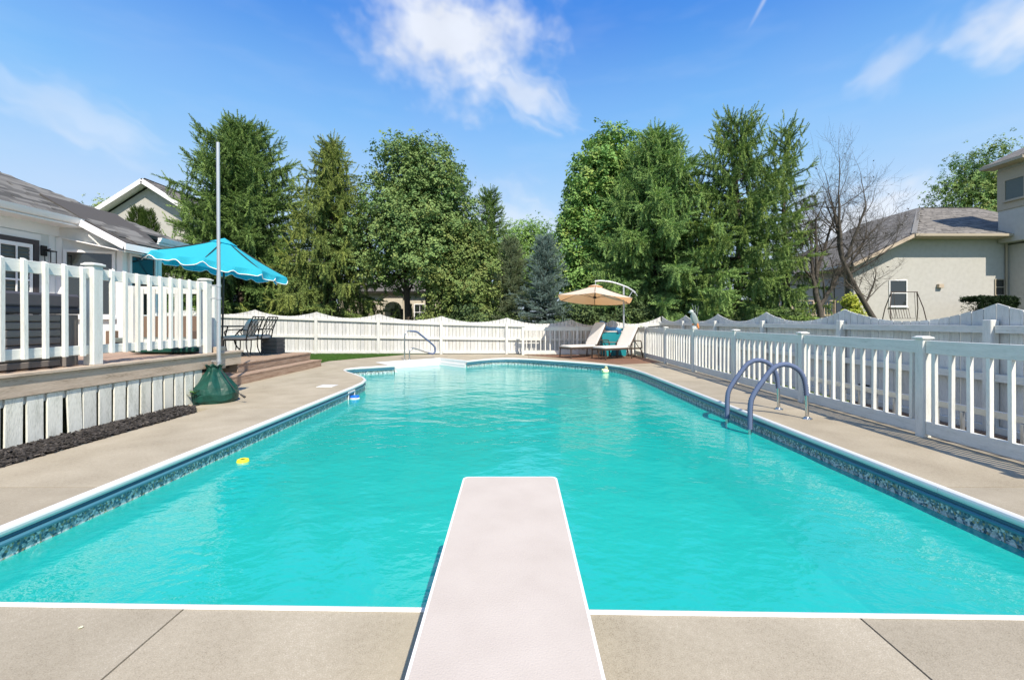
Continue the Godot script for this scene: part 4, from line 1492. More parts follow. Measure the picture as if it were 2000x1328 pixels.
# q: height, radius, base (bare trunk), droop, gaps, power, dark/light colours, tip colour, seed, lean
func spruce(called: String, label: String, at: Vector3, q: Dictionary, group := "") -> void:
	rng.seed = q.seed
	var t := thing(called, label, "tree", at, 0.0, group)
	var h: float = q.h
	var trunk := begin()
	var lean: Vector3 = q.get("lean", Vector3.ZERO)
	var path := PackedVector3Array()
	for i in 9:
		var f := i / 8.0
		path.append(Vector3(0, h * f * 0.985, 0) + lean * f * f + Vector3(sin(f * 9.0 + q.seed), 0, cos(f * 7.0 + q.seed)) * 0.05)
	var r0: float = 0.018 * h + 0.04
	add_tube(trunk, path, [r0, r0 * 0.86, r0 * 0.74, r0 * 0.62, r0 * 0.5, r0 * 0.38, r0 * 0.26, r0 * 0.14, 0.012], 9, false)
	part("trunk", trunk, M.bark, t)
	var limbs := begin()
	var where := []
	var cols := PackedColorArray()
	var n: int = q.n
	var dark: Color = q.dark
	var light: Color = q.light
	var tip: Color = q.tip
	for i in n:
		var f: float = q.base + (1.0 - q.base) * pow((i + rnd(0.0, 0.9)) / n, 0.86)
		f = minf(f, 0.995)
		var g: float = (f - q.base) / (1.0 - q.base)
		var rad: float = q.r * pow(1.0 - g, q.power) * rnd(0.72, 1.16) + 0.18
		if g < 0.12:
			rad *= 0.7 + 2.4 * g
		var az := i * 2.39996 + rnd(-0.5, 0.5)
		if q.has("flat"):
			rad *= lerpf(1.0, q.flat, absf(sin(az)))
		var out := Vector3(cos(az), 0, sin(az))
		var e0: float = lerpf(q.e0, q.e1, pow(g, 1.3)) + rnd(-0.12, 0.12)
		var sag: float = q.sag * (1.0 - g) * rnd(0.7, 1.2)
		var pk := int(floor(f * 8.0))
		var o := path[mini(pk, 8)].lerp(path[mini(pk + 1, 8)], f * 8.0 - pk)
		var pts := PackedVector3Array()
		var steps := maxi(4, int(rad / 0.17))
		for s in steps + 1:
			var u := float(s) / steps
			var y: float = rad * (tan(e0) * u - sag * u * (1.0 - 0.62 * u * u))
			pts.append(o + out * rad * u + Vector3(0, y, 0) + Vector3(-out.z, 0, out.x) * rad * 0.07 * sin(u * 3.0 + i))
		var br := 0.012 + 0.010 * rad
		add_tube(limbs, pts, [br, br * 0.85, br * 0.7, br * 0.5, 0.006], 4, false)
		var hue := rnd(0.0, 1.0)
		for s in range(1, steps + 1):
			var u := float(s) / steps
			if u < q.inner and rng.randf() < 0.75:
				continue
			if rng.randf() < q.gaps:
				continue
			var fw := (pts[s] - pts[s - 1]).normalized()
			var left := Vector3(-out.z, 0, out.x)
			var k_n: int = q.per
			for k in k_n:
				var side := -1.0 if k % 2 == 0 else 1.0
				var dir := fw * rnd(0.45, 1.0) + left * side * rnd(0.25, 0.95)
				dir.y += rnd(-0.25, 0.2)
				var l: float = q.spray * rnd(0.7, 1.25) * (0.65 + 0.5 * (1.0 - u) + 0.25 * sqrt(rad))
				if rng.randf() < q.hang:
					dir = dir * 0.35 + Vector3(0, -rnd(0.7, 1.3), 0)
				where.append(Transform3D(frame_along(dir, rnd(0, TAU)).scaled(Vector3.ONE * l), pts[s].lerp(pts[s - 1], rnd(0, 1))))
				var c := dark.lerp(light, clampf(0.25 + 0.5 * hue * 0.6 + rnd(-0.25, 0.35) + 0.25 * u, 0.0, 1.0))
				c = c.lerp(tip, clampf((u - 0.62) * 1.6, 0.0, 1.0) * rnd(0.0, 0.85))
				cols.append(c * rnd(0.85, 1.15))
		# leading shoot
		where.append(Transform3D(frame_along(pts[steps] - pts[steps - 1] + Vector3(0, 0.2, 0), rnd(0, TAU)).scaled(Vector3.ONE * q.spray * rnd(0.7, 1.0)), pts[steps]))
		cols.append(light.lerp(tip, rnd(0.1, 0.9)))
	for k in 10:
		where.append(Transform3D(frame_along(Vector3(rnd(-0.5, 0.5), 1, rnd(-0.5, 0.5)), 0.0).scaled(Vector3.ONE * rnd(0.25, 0.5)), path[8] - Vector3(0, 0.09 * k, 0)))
		cols.append(light)
	part("branches", limbs, M.bark, t)
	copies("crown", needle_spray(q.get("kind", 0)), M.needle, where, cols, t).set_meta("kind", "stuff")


# a broadleaf tree: lobes are [offset x, y, z, radius x, radius y] round the trunk
func broadleaf(called: String, label: String, at: Vector3, q: Dictionary, category := "tree", group := "") -> void:
	rng.seed = q.seed
	var t := thing(called, label, category, at, 0.0, group)
	var bark := begin()
	var stems: Array = q.stems
	var tops := []
	for s in stems:
		var p0 := Vector3(s[0], -0.15, s[1])
		var p1 := Vector3(s[2], s[3], s[4])
		var mid := p0.lerp(p1, 0.5) + Vector3(rnd(-0.1, 0.1), 0, rnd(-0.1, 0.1))
		var path := smooth_path([p0, mid, p1], 4)
		var r: float = s[5]
		add_tube(bark, path, [r * 1.25, r, r * 0.9, r * 0.8, r * 0.7, r * 0.62, r * 0.55, r * 0.45, r * 0.3], 9, false)
		tops.append([path, r])
	part("trunk", bark, M.bark, t)
	var limbs := begin()
	var where := []
	var cols := PackedColorArray()
	var dark: Color = q.dark
	var light: Color = q.light
	var fresh: Color = q.get("fresh", q.light)
	var lobes: Array = q.lobes
	var total := 0.0
	for l in lobes:
		total += l[3] * l[4]
	for l in lobes:
		var c := Vector3(l[0], l[1], l[2])
		var stem = tops[rng.randi() % tops.size()]
		for w in tops:
			if w[0][w[0].size() - 1].distance_to(c) < stem[0][stem[0].size() - 1].distance_to(c):
				stem = w
		var path: PackedVector3Array = stem[0]
		var from := path[clampi(int(path.size() * rnd(0.35, 0.95)), 1, path.size() - 1)]
		if from.y > c.y:
			from = path[clampi(int(path.size() * 0.4), 1, path.size() - 1)]
		var bend := from.lerp(c, 0.5) + Vector3(0, -0.10 * from.distance_to(c), 0)
		add_tube(limbs, smooth_path([from, bend, c], 4), [stem[1] * 0.4, stem[1] * 0.34, stem[1] * 0.28, stem[1] * 0.22, stem[1] * 0.14, 0.02], 6, false)
		var n := int(q.n * l[3] * l[4] / total)
		var clumps := []
		for k in maxi(9, int(n / 15.0)):
			var d := Vector3(rnd(-1, 1), rnd(-0.85, 1), rnd(-1, 1)).normalized()
			var rr := pow(rnd(0.12, 1.0), 0.42) * (1.0 + 0.16 * sin(d.x * 5.0 + l[0] * 3.0) * sin(d.y * 6.0 + l[1]))
			var p := c + Vector3(d.x * l[3], d.y * l[4], d.z * l[3]) * rr
			clumps.append([p, rnd(0.0, 1.0), d])
			if rng.randf() < 0.4:
				add_tube(limbs, PackedVector3Array([c.lerp(p, 0.05), c.lerp(p, 0.5) - Vector3(0, 0.08, 0), p]), [0.028, 0.018, 0.006], 4, false)
		for k in n:
			var cl = clumps[rng.randi() % clumps.size()]
			var sp: float = q.get("clump", 0.36)
			var off := Vector3(rng.randfn(0, sp), rng.randfn(0, sp * 0.72), rng.randfn(0, sp))
			# leaves turn their faces up and out of the crown
			var face: Vector3 = (cl[2] * 0.75 + Vector3(rnd(-0.5, 0.5), rnd(0.3, 1.1), rnd(-0.5, 0.5))).normalized()
			var bx := face.cross(Vector3(rnd(-1, 1), rnd(-1, 1), rnd(-1, 1))).normalized()
			var b := Basis(bx, face, bx.cross(face)).scaled(Vector3.ONE * rnd(0.75, 1.3))
			where.append(Transform3D(b, cl[0] + off))
			var col := dark.lerp(light, clampf(cl[1] * 0.7 + rnd(-0.15, 0.4), 0, 1))
			if rng.randf() < q.get("fresh_share", 0.1):
				col = col.lerp(fresh, rnd(0.4, 1.0))
			cols.append(col * rnd(0.88, 1.14))
	part("branches", limbs, M.bark, t)
	copies("crown", leaf_sprig(q.kind, q.leaf, q.count), M.leaf, where, cols, t).set_meta("kind", "stuff")


func bare_branch(st: SurfaceTool, o: Vector3, dir: Vector3, len: float, r: float, depth: int, twigs: Array) -> void:
	var pts := PackedVector3Array([o])
	var rr := [r]
	var d := dir.normalized()
	var n := 5
	for i in n:
		d = (d + Vector3(rnd(-1, 1), rnd(-0.7, 1.0), rnd(-1, 1)) * 0.16 + Vector3(0, 0.04, 0)).normalized()
		pts.append(pts[i] + d * len / n)
		rr.append(r * (1.0 - 0.55 * (i + 1) / n))
	if depth > 1:
		for i in rr.size():
			rr[i] *= 0.85
	add_tube(st, pts, rr, 7 if depth < 2 else (5 if depth < 3 else 3), false)
	if depth >= 5:
		twigs.append(pts[n])
		return
	var kids: int = [4, 6, 5, 4, 4][depth]
	for k in kids:
		var at := 5 if k == 0 else 1 + rng.randi() % 4
		var side := Vector3(rnd(-1, 1), rnd(-0.55, 0.9), rnd(-1, 1)).normalized()
		var nd := (d * (1.1 if k == 0 else 0.6) + side * (0.35 if k == 0 else 0.95)).normalized()
		bare_branch(st, pts[at], nd, len * rnd(0.42, 0.70) if depth < 3 else len * rnd(0.5, 0.8), maxf(rr[at] * (0.85 if k == 0 else 0.55), 0.004), depth + 1, twigs)


func bare_tree(called: String, label: String, at: Vector3, trunk: Array, s: int) -> void:
	rng.seed = s
	var t := thing(called, label, "tree", at)
	var st := begin()
	var path := smooth_path(trunk[0], 4)
	var r: float = trunk[1]
	var radii := []
	for i in path.size():
		radii.append(r * (1.2 - 0.65 * i / path.size()))
	add_tube(st, path, radii, 10, false)
	part("trunk", st, M.dead_bark, t)
	st = begin()
	var twigs := []
	for b in trunk[2]:
		bare_branch(st, path[mini(b[0], path.size() - 1)], b[1], b[2] * 0.76, b[3], 1, twigs)
	part("branches", st, M.dead_bark, t)
	var leaf := begin()
	tri(leaf, Vector3.ZERO, Vector3(0.05, -0.02, 0.025), Vector3(0.11, -0.05, 0))
	tri(leaf, Vector3.ZERO, Vector3(0.11, -0.05, 0), Vector3(0.05, -0.02, -0.025))
	var where := []
	var cols := PackedColorArray()
	for p in twigs:
		if rng.randf() < 0.02:
			where.append(Transform3D(Basis.from_euler(Vector3(rnd(-1, 1), rnd(0, TAU), rnd(-1, 1))), p))
			cols.append(Color(0.05, 0.035, 0.025) * rnd(0.6, 1.4))
	copies("dry_leaves", leaf.commit(), M.leaf, where, cols, t).set_meta("kind", "stuff")


func build_trees() -> void:
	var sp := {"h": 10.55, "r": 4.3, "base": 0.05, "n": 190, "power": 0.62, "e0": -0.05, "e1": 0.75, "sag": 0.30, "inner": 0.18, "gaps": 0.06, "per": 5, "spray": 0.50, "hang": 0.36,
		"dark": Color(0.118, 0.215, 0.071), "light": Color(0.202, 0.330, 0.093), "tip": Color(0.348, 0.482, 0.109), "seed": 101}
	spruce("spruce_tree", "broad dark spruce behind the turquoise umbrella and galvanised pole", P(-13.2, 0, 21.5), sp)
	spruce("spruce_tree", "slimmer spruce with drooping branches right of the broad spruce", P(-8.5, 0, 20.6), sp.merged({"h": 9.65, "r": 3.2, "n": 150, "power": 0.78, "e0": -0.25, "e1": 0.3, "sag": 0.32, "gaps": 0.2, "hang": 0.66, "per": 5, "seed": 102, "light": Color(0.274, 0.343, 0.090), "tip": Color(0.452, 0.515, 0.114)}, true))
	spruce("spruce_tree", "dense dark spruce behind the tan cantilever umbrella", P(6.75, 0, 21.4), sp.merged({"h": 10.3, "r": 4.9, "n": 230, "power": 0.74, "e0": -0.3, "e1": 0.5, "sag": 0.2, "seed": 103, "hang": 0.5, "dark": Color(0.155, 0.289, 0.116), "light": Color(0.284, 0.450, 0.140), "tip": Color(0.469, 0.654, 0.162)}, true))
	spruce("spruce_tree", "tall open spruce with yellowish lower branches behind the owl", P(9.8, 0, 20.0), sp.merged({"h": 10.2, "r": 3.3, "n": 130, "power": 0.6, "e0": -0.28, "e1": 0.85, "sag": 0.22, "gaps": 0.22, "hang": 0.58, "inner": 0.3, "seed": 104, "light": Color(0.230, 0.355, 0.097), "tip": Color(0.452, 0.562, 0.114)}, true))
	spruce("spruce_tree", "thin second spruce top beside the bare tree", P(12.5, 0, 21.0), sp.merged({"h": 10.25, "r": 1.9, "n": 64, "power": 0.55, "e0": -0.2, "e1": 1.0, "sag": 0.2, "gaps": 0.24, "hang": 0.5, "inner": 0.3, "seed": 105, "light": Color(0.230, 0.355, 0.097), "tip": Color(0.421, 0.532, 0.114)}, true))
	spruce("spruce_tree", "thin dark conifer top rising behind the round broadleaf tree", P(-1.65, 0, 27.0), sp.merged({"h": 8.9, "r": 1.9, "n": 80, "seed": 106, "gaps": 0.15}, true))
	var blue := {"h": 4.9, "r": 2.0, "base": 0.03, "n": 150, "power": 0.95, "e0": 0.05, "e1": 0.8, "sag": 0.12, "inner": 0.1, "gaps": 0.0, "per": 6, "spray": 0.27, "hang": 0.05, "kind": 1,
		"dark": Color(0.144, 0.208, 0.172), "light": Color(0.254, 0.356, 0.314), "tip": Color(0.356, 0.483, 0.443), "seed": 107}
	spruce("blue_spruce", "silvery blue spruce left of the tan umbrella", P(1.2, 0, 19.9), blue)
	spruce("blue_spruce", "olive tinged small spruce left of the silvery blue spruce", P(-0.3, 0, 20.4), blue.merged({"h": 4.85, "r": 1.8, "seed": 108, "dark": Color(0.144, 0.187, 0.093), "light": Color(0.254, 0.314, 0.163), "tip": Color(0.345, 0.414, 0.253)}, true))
	# broadleaf trees
	broadleaf("broadleaf_tree", "large round broadleaf tree with forked trunk behind the back fence", P(-4.75, 0, 21.5), {"seed": 201, "kind": 0, "leaf": 0.105, "count": 12, "n": 9500, "clump": 0.30,
		"stems": [[0.55, 0.0, 0.6, 7.5, 0.1, 0.20], [-0.35, 0.2, -0.7, 7.0, 0.2, 0.17], [0.75, 0.1, 2.2, 3.6, -0.4, 0.10]],
		"lobes": [[-0.6, 8.5, 0, 1.6, 1.6], [0.7, 8.6, 0, 1.5, 1.5], [0.5, 7.6, -0.3, 1.9, 1.7], [-1.7, 6.6, 0.2, 1.6, 1.7], [1.3, 6.2, 0.0, 1.7, 1.7], [-0.3, 5.6, 1.0, 1.9, 1.7], [-2.0, 4.7, 0.6, 1.7, 1.5], [0.2, 4.4, 1.3, 1.9, 1.4], [2.0, 4.6, 0.6, 1.7, 1.6], [0.3, 5.9, -1.2, 2.2, 2.0], [-0.9, 3.6, 0.5, 1.4, 0.8], [1.2, 3.4, 0.8, 1.2, 0.8]],
		"dark": Color(0.150, 0.280, 0.097), "light": Color(0.271, 0.378, 0.119), "fresh": Color(0.271, 0.326, 0.095), "fresh_share": 0.12})
	broadleaf("broadleaf_tree", "yellow green bushy tree between the round tree and the small spruces", P(-2.4, 0, 20.6), {"seed": 202, "kind": 0, "leaf": 0.105, "count": 12, "n": 3300, "clump": 0.26,
		"stems": [[0.0, 0.0, 0.1, 3.8, 0.0, 0.09], [0.2, 0.0, 0.9, 3.0, 0.2, 0.07]],
		"lobes": [[-0.2, 4.6, 0, 1.2, 1.3], [0.6, 3.7, 0.2, 1.2, 1.3], [-0.9, 3.4, 0.5, 1.2, 1.2], [0.1, 2.5, 0.5, 1.5, 1.2], [0.7, 1.6, 0.4, 1.1, 1.1], [-0.7, 1.5, 0.3, 1.2, 1.1]],
		"dark": Color(0.190, 0.293, 0.087), "light": Color(0.251, 0.314, 0.093), "fresh": Color(0.216, 0.243, 0.072), "fresh_share": 0.15})
	broadleaf("broadleaf_tree", "bright green maple behind the blue spruce and tan umbrella", P(4.8, 0, 24.0), {"seed": 203, "kind": 1, "leaf": 0.16, "count": 10, "n": 6800, "clump": 0.30,
		"stems": [[0.0, 0.0, 0.2, 9.0, 0.0, 0.20], [0.1, 0.0, -1.2, 7.0, 0.3, 0.12]],
		"lobes": [[0.35, 10.3, 0, 1.3, 1.5], [-0.4, 9.0, 0.3, 1.5, 1.5], [1.2, 8.6, 0, 1.5, 1.6], [-1.0, 7.3, 0.3, 1.5, 1.5], [0.6, 7.0, 0.8, 1.7, 1.6], [-1.5, 5.6, 0.4, 1.5, 1.5], [0.0, 5.2, 1.0, 1.8, 1.5], [-1.7, 3.9, 0.6, 1.6, 1.4], [-0.4, 3.0, 1.2, 1.7, 1.3], [-1.5, 2.0, 0.9, 1.3, 1.0], [0.8, 2.6, 1.0, 1.5, 1.3]],
		"dark": Color(0.174, 0.369, 0.099), "light": Color(0.307, 0.481, 0.129), "fresh": Color(0.416, 0.508, 0.133), "fresh_share": 0.2})
	broadleaf("broadleaf_tree", "far rounded bright green tree seen above the small spruces", P(0.75, 0, 40.0), {"seed": 204, "kind": 0, "leaf": 0.105, "count": 12, "n": 9000, "clump": 0.5,
		"stems": [[0.0, 0.0, 0.0, 6.5, 0.0, 0.25]], "lobes": [[0.0, 8.0, 0, 2.6, 2.1], [-1.5, 6.6, 0, 2.3, 2.0], [1.8, 6.4, 0, 2.4, 2.0], [0.2, 5.0, 0.8, 2.8, 2.0]],
		"dark": Color(0.224, 0.432, 0.115), "light": Color(0.339, 0.494, 0.127)})
	broadleaf("broadleaf_tree", "green tree rising behind the beige house on the right", P(42.5, 0, 41.0), {"seed": 205, "kind": 1, "leaf": 0.16, "count": 10, "n": 5200, "clump": 0.55,
		"stems": [[0.0, 0.0, 0.0, 13.0, 0.0, 0.3]], "lobes": [[0.3, 15.2, 0, 2.2, 2.0], [-1.4, 13.2, 0, 2.2, 2.1], [1.8, 13.5, 0, 2.6, 2.2], [-2.4, 11.0, 0, 1.9, 1.4], [0.0, 10.5, 0.5, 3.0, 2.2], [2.5, 10.5, 0.5, 3.0, 2.2], [-0.8, 8.4, 0.6, 2.8, 2.0]],
		"dark": Color(0.174, 0.325, 0.099), "light": Color(0.307, 0.428, 0.127), "fresh": Color(0.354, 0.399, 0.113), "fresh_share": 0.2})
	broadleaf("broadleaf_tree", "green treetop peeking over the roof left of the gabled house", P(-32.0, 0, 35.5), {"seed": 206, "kind": 0, "leaf": 0.105, "count": 12, "n": 2000, "clump": 0.4,
		"stems": [[0.0, 0.0, 0.0, 8.0, 0.0, 0.2]], "lobes": [[0.2, 9.6, 0, 1.3, 1.2], [-0.6, 8.6, 0, 1.4, 1.3], [1.0, 8.3, 0, 1.6, 1.3]],
		"dark": Color(0.300, 0.432, 0.091), "light": Color(0.429, 0.508, 0.112)})
	# two clipped arborvitae in front of the gable
	for k in 2:
		rng.seed = 300 + k
		var a := thing("arborvitae", ["left one of two bright green arborvitae tops in front of the gable", "right one of two bright green arborvitae tops in front of the gable"][k], "tree", P(-15.35 + 0.42 * k, 0, 18.2), 0.0, "arborvitae by the gabled house")
		var st := begin()
		add_tube(st, PackedVector3Array([Vector3(0, -0.1, 0), Vector3(0, 5.0, 0)]), [0.09, 0.02], 6, false)
		part("trunk", st, M.bark, a)
		var where := []
		var cols := PackedColorArray()
		for i in 2400:
			var y := rnd(1.2, 5.85 - 0.12 * k)
			var r := 0.58 * pow(clampf((5.95 - 0.12 * k - y) / 2.0, 0.0, 1.0), 0.6) * sqrt(rnd(0.3, 1.0))
			var az := rnd(0, TAU)
			var o := Vector3(cos(az), 0, sin(az))
			where.append(Transform3D(frame_along(o * rnd(0.3, 0.7) + Vector3(0, 1, 0), rnd(0, TAU)).scaled(Vector3.ONE * rnd(0.16, 0.26)), o * r + Vector3(0, y - 0.1, 0)))
			cols.append(Color(0.045, 0.10, 0.016).lerp(Color(0.11, 0.175, 0.03), rng.randf()))
		copies("crown", needle_spray(1), M.needle, where, cols, a).set_meta("kind", "stuff")
	# small dark arborvitae cones by the cream house
	for k in 3:
		rng.seed = 320 + k
		var a := thing("dwarf_conifer", ["small dark cone-shaped conifer nearest the arched entrance", "small dark cone-shaped conifer beside the tree trunk", "small dark cone-shaped conifer left of the arched entrance"][k], "shrub", P([-8.7, -7.75, -11.0][k], 0, 32.5), 0.0, "cone-shaped conifers by the cream house")
		var st := begin()
		add_tube(st, PackedVector3Array([Vector3(0, -0.1, 0), Vector3(0, 2.0, 0)]), [0.05, 0.01], 5, false)
		part("stem", st, M.bark, a)
		var where := []
		var cols := PackedColorArray()
		for i in 700:
			var y := rnd(0.1, 2.45)
			var az := rnd(0, TAU)
			var o := Vector3(cos(az), 0, sin(az))
			where.append(Transform3D(frame_along(o * 0.5 + Vector3(0, 1, 0), rnd(0, TAU)).scaled(Vector3.ONE * rnd(0.2, 0.3)), o * 0.5 * (1.0 - y / 2.6) * sqrt(rnd(0.3, 1)) + Vector3(0, y - 0.1, 0)))
			cols.append(Color(0.012, 0.026, 0.012).lerp(Color(0.03, 0.055, 0.02), rng.randf()))
		copies("foliage", needle_spray(1), M.needle, where, cols, a).set_meta("kind", "stuff")
	# dark undergrowth behind the back fence
	var under := [[-0.9, 19.7, 1.2, 0], [-2.2, 19.0, 1.3, 1], [2.9, 19.3, 1.5, 0], [4.6, 19.2, 1.7, 1], [8.9, 19.2, 1.4, 0], [11.3, 19.8, 1.5, 1]]
	var under_label := ["dark evergreen shrub below the small olive spruce", "dark evergreen shrub below the yellow green tree", "dark shrub behind the fence right of the silvery spruce", "dark shrub behind the teal bin and fence", "dark shrub behind the fence beside the owl", "dark shrub under the thin spruce top"]
	for k in under.size():
		var u: Array = under[k]
		broadleaf("evergreen_shrub", under_label[k], P(u[0], 0, u[1]), {"seed": 340 + k, "kind": 0, "leaf": 0.105, "count": 12, "n": 900, "clump": 0.22, "stems": [[0.0, 0.0, 0.0, 0.8, 0.0, 0.04]],
			"lobes": [[0.0, u[2] * 0.75, 0, 1.0, u[2] * 0.55], [0.7, u[2] * 0.6, 0.1, 0.7, u[2] * 0.45], [-0.7, u[2] * 0.6, 0, 0.7, u[2] * 0.45]],
			"dark": Color(0.071, 0.129, 0.055), "light": Color(0.138, 0.200, 0.067)}, "shrub", "shrubs behind the back fence")
	# clipped hedge and the bright climber at the beige house
	rng.seed = 360
	var hedge := thing("clipped_hedge", "dark green clipped hedge against the shaded end of the beige house", "hedge", P(23.45, 0, 22.4))
	var where := []
	var cols := PackedColorArray()
	for i in 5200:
		var p := Vector3(rnd(-0.92, 0.92), rnd(0.0, 2.42), rnd(-0.5, 0.5))
		if rng.randf() < 0.85:
			if rng.randf() < 0.25:
				p.y = rnd(2.3, 2.47)
			else:
				p.z = rnd(0.4, 0.55)
		where.append(Transform3D(Basis.from_euler(Vector3(rnd(-1, 1), rnd(0, TAU), rnd(-1, 1))).scaled(Vector3.ONE * rnd(0.4, 0.6)), p))
		cols.append(Color(0.012, 0.03, 0.012).lerp(Color(0.035, 0.07, 0.022), rng.randf()))
	copies("foliage", leaf_sprig(0, 0.105, 12), M.leaf, where, cols, hedge).set_meta("kind", "stuff")
	broadleaf("climbing_shrub", "bright yellow green climbing shrub at the corner of the beige house", P(17.45, 0, 23.4), {"seed": 361, "kind": 0, "leaf": 0.105, "count": 12, "n": 520, "clump": 0.15, "stems": [[0.0, 0.0, -0.1, 2.2, 0.0, 0.03]],
		"lobes": [[-0.1, 2.25, 0, 0.25, 0.4], [0.05, 1.6, 0, 0.3, 0.5], [0.15, 1.0, 0, 0.35, 0.5]], "dark": Color(0.499, 0.620, 0.091), "light": Color(0.620, 0.620, 0.112)}, "shrub")
	# the bare trees by the beige house
	bare_tree("bare_tree", "leafless grey tree with forked trunk beside the open spruce", P(13.35, 0, 19.6), [[Vector3(0, -0.1, 0), Vector3(-0.1, 1.0, 0), Vector3(-0.15, 1.7, 0), Vector3(-0.35, 2.5, 0), Vector3(-0.3, 3.3, 0)], 0.145,
		[[9, Vector3(0.55, 1, 0.1), 2.5, 0.10], [12, Vector3(-0.25, 1, 0.2), 2.6, 0.09], [16, Vector3(-0.1, 1, 0.1), 3.2, 0.08], [16, Vector3(0.35, 1, -0.2), 3.2, 0.085], [14, Vector3(-0.5, 0.7, -0.2), 2.0, 0.06]]], 401)
	bare_tree("bare_tree", "leafless tree with leaning trunk in front of the beige house wall", P(15.75, 0, 19.4), [[Vector3(0.1, -0.1, 0), Vector3(-0.2, 1.0, 0), Vector3(-0.6, 1.75, 0), Vector3(-1.3, 3.0, 0), Vector3(-1.75, 4.0, 0)], 0.125,
		[[16, Vector3(-0.2, 1, 0.1), 3.6, 0.085], [15, Vector3(0.5, 1, 0.1), 3.2, 0.075], [16, Vector3(0.05, 1, -0.2), 3.4, 0.08], [13, Vector3(0.9, 0.5, 0.2), 2.6, 0.05], [15, Vector3(1.0, 0.75, 0.0), 2.9, 0.05], [9, Vector3(0.6, 0.9, 0.1), 1.7, 0.05], [10, Vector3(-0.8, 0.5, 0.2), 1.6, 0.045], [14, Vector3(0.9, 0.8, -0.2), 2.6, 0.055]]], 402)


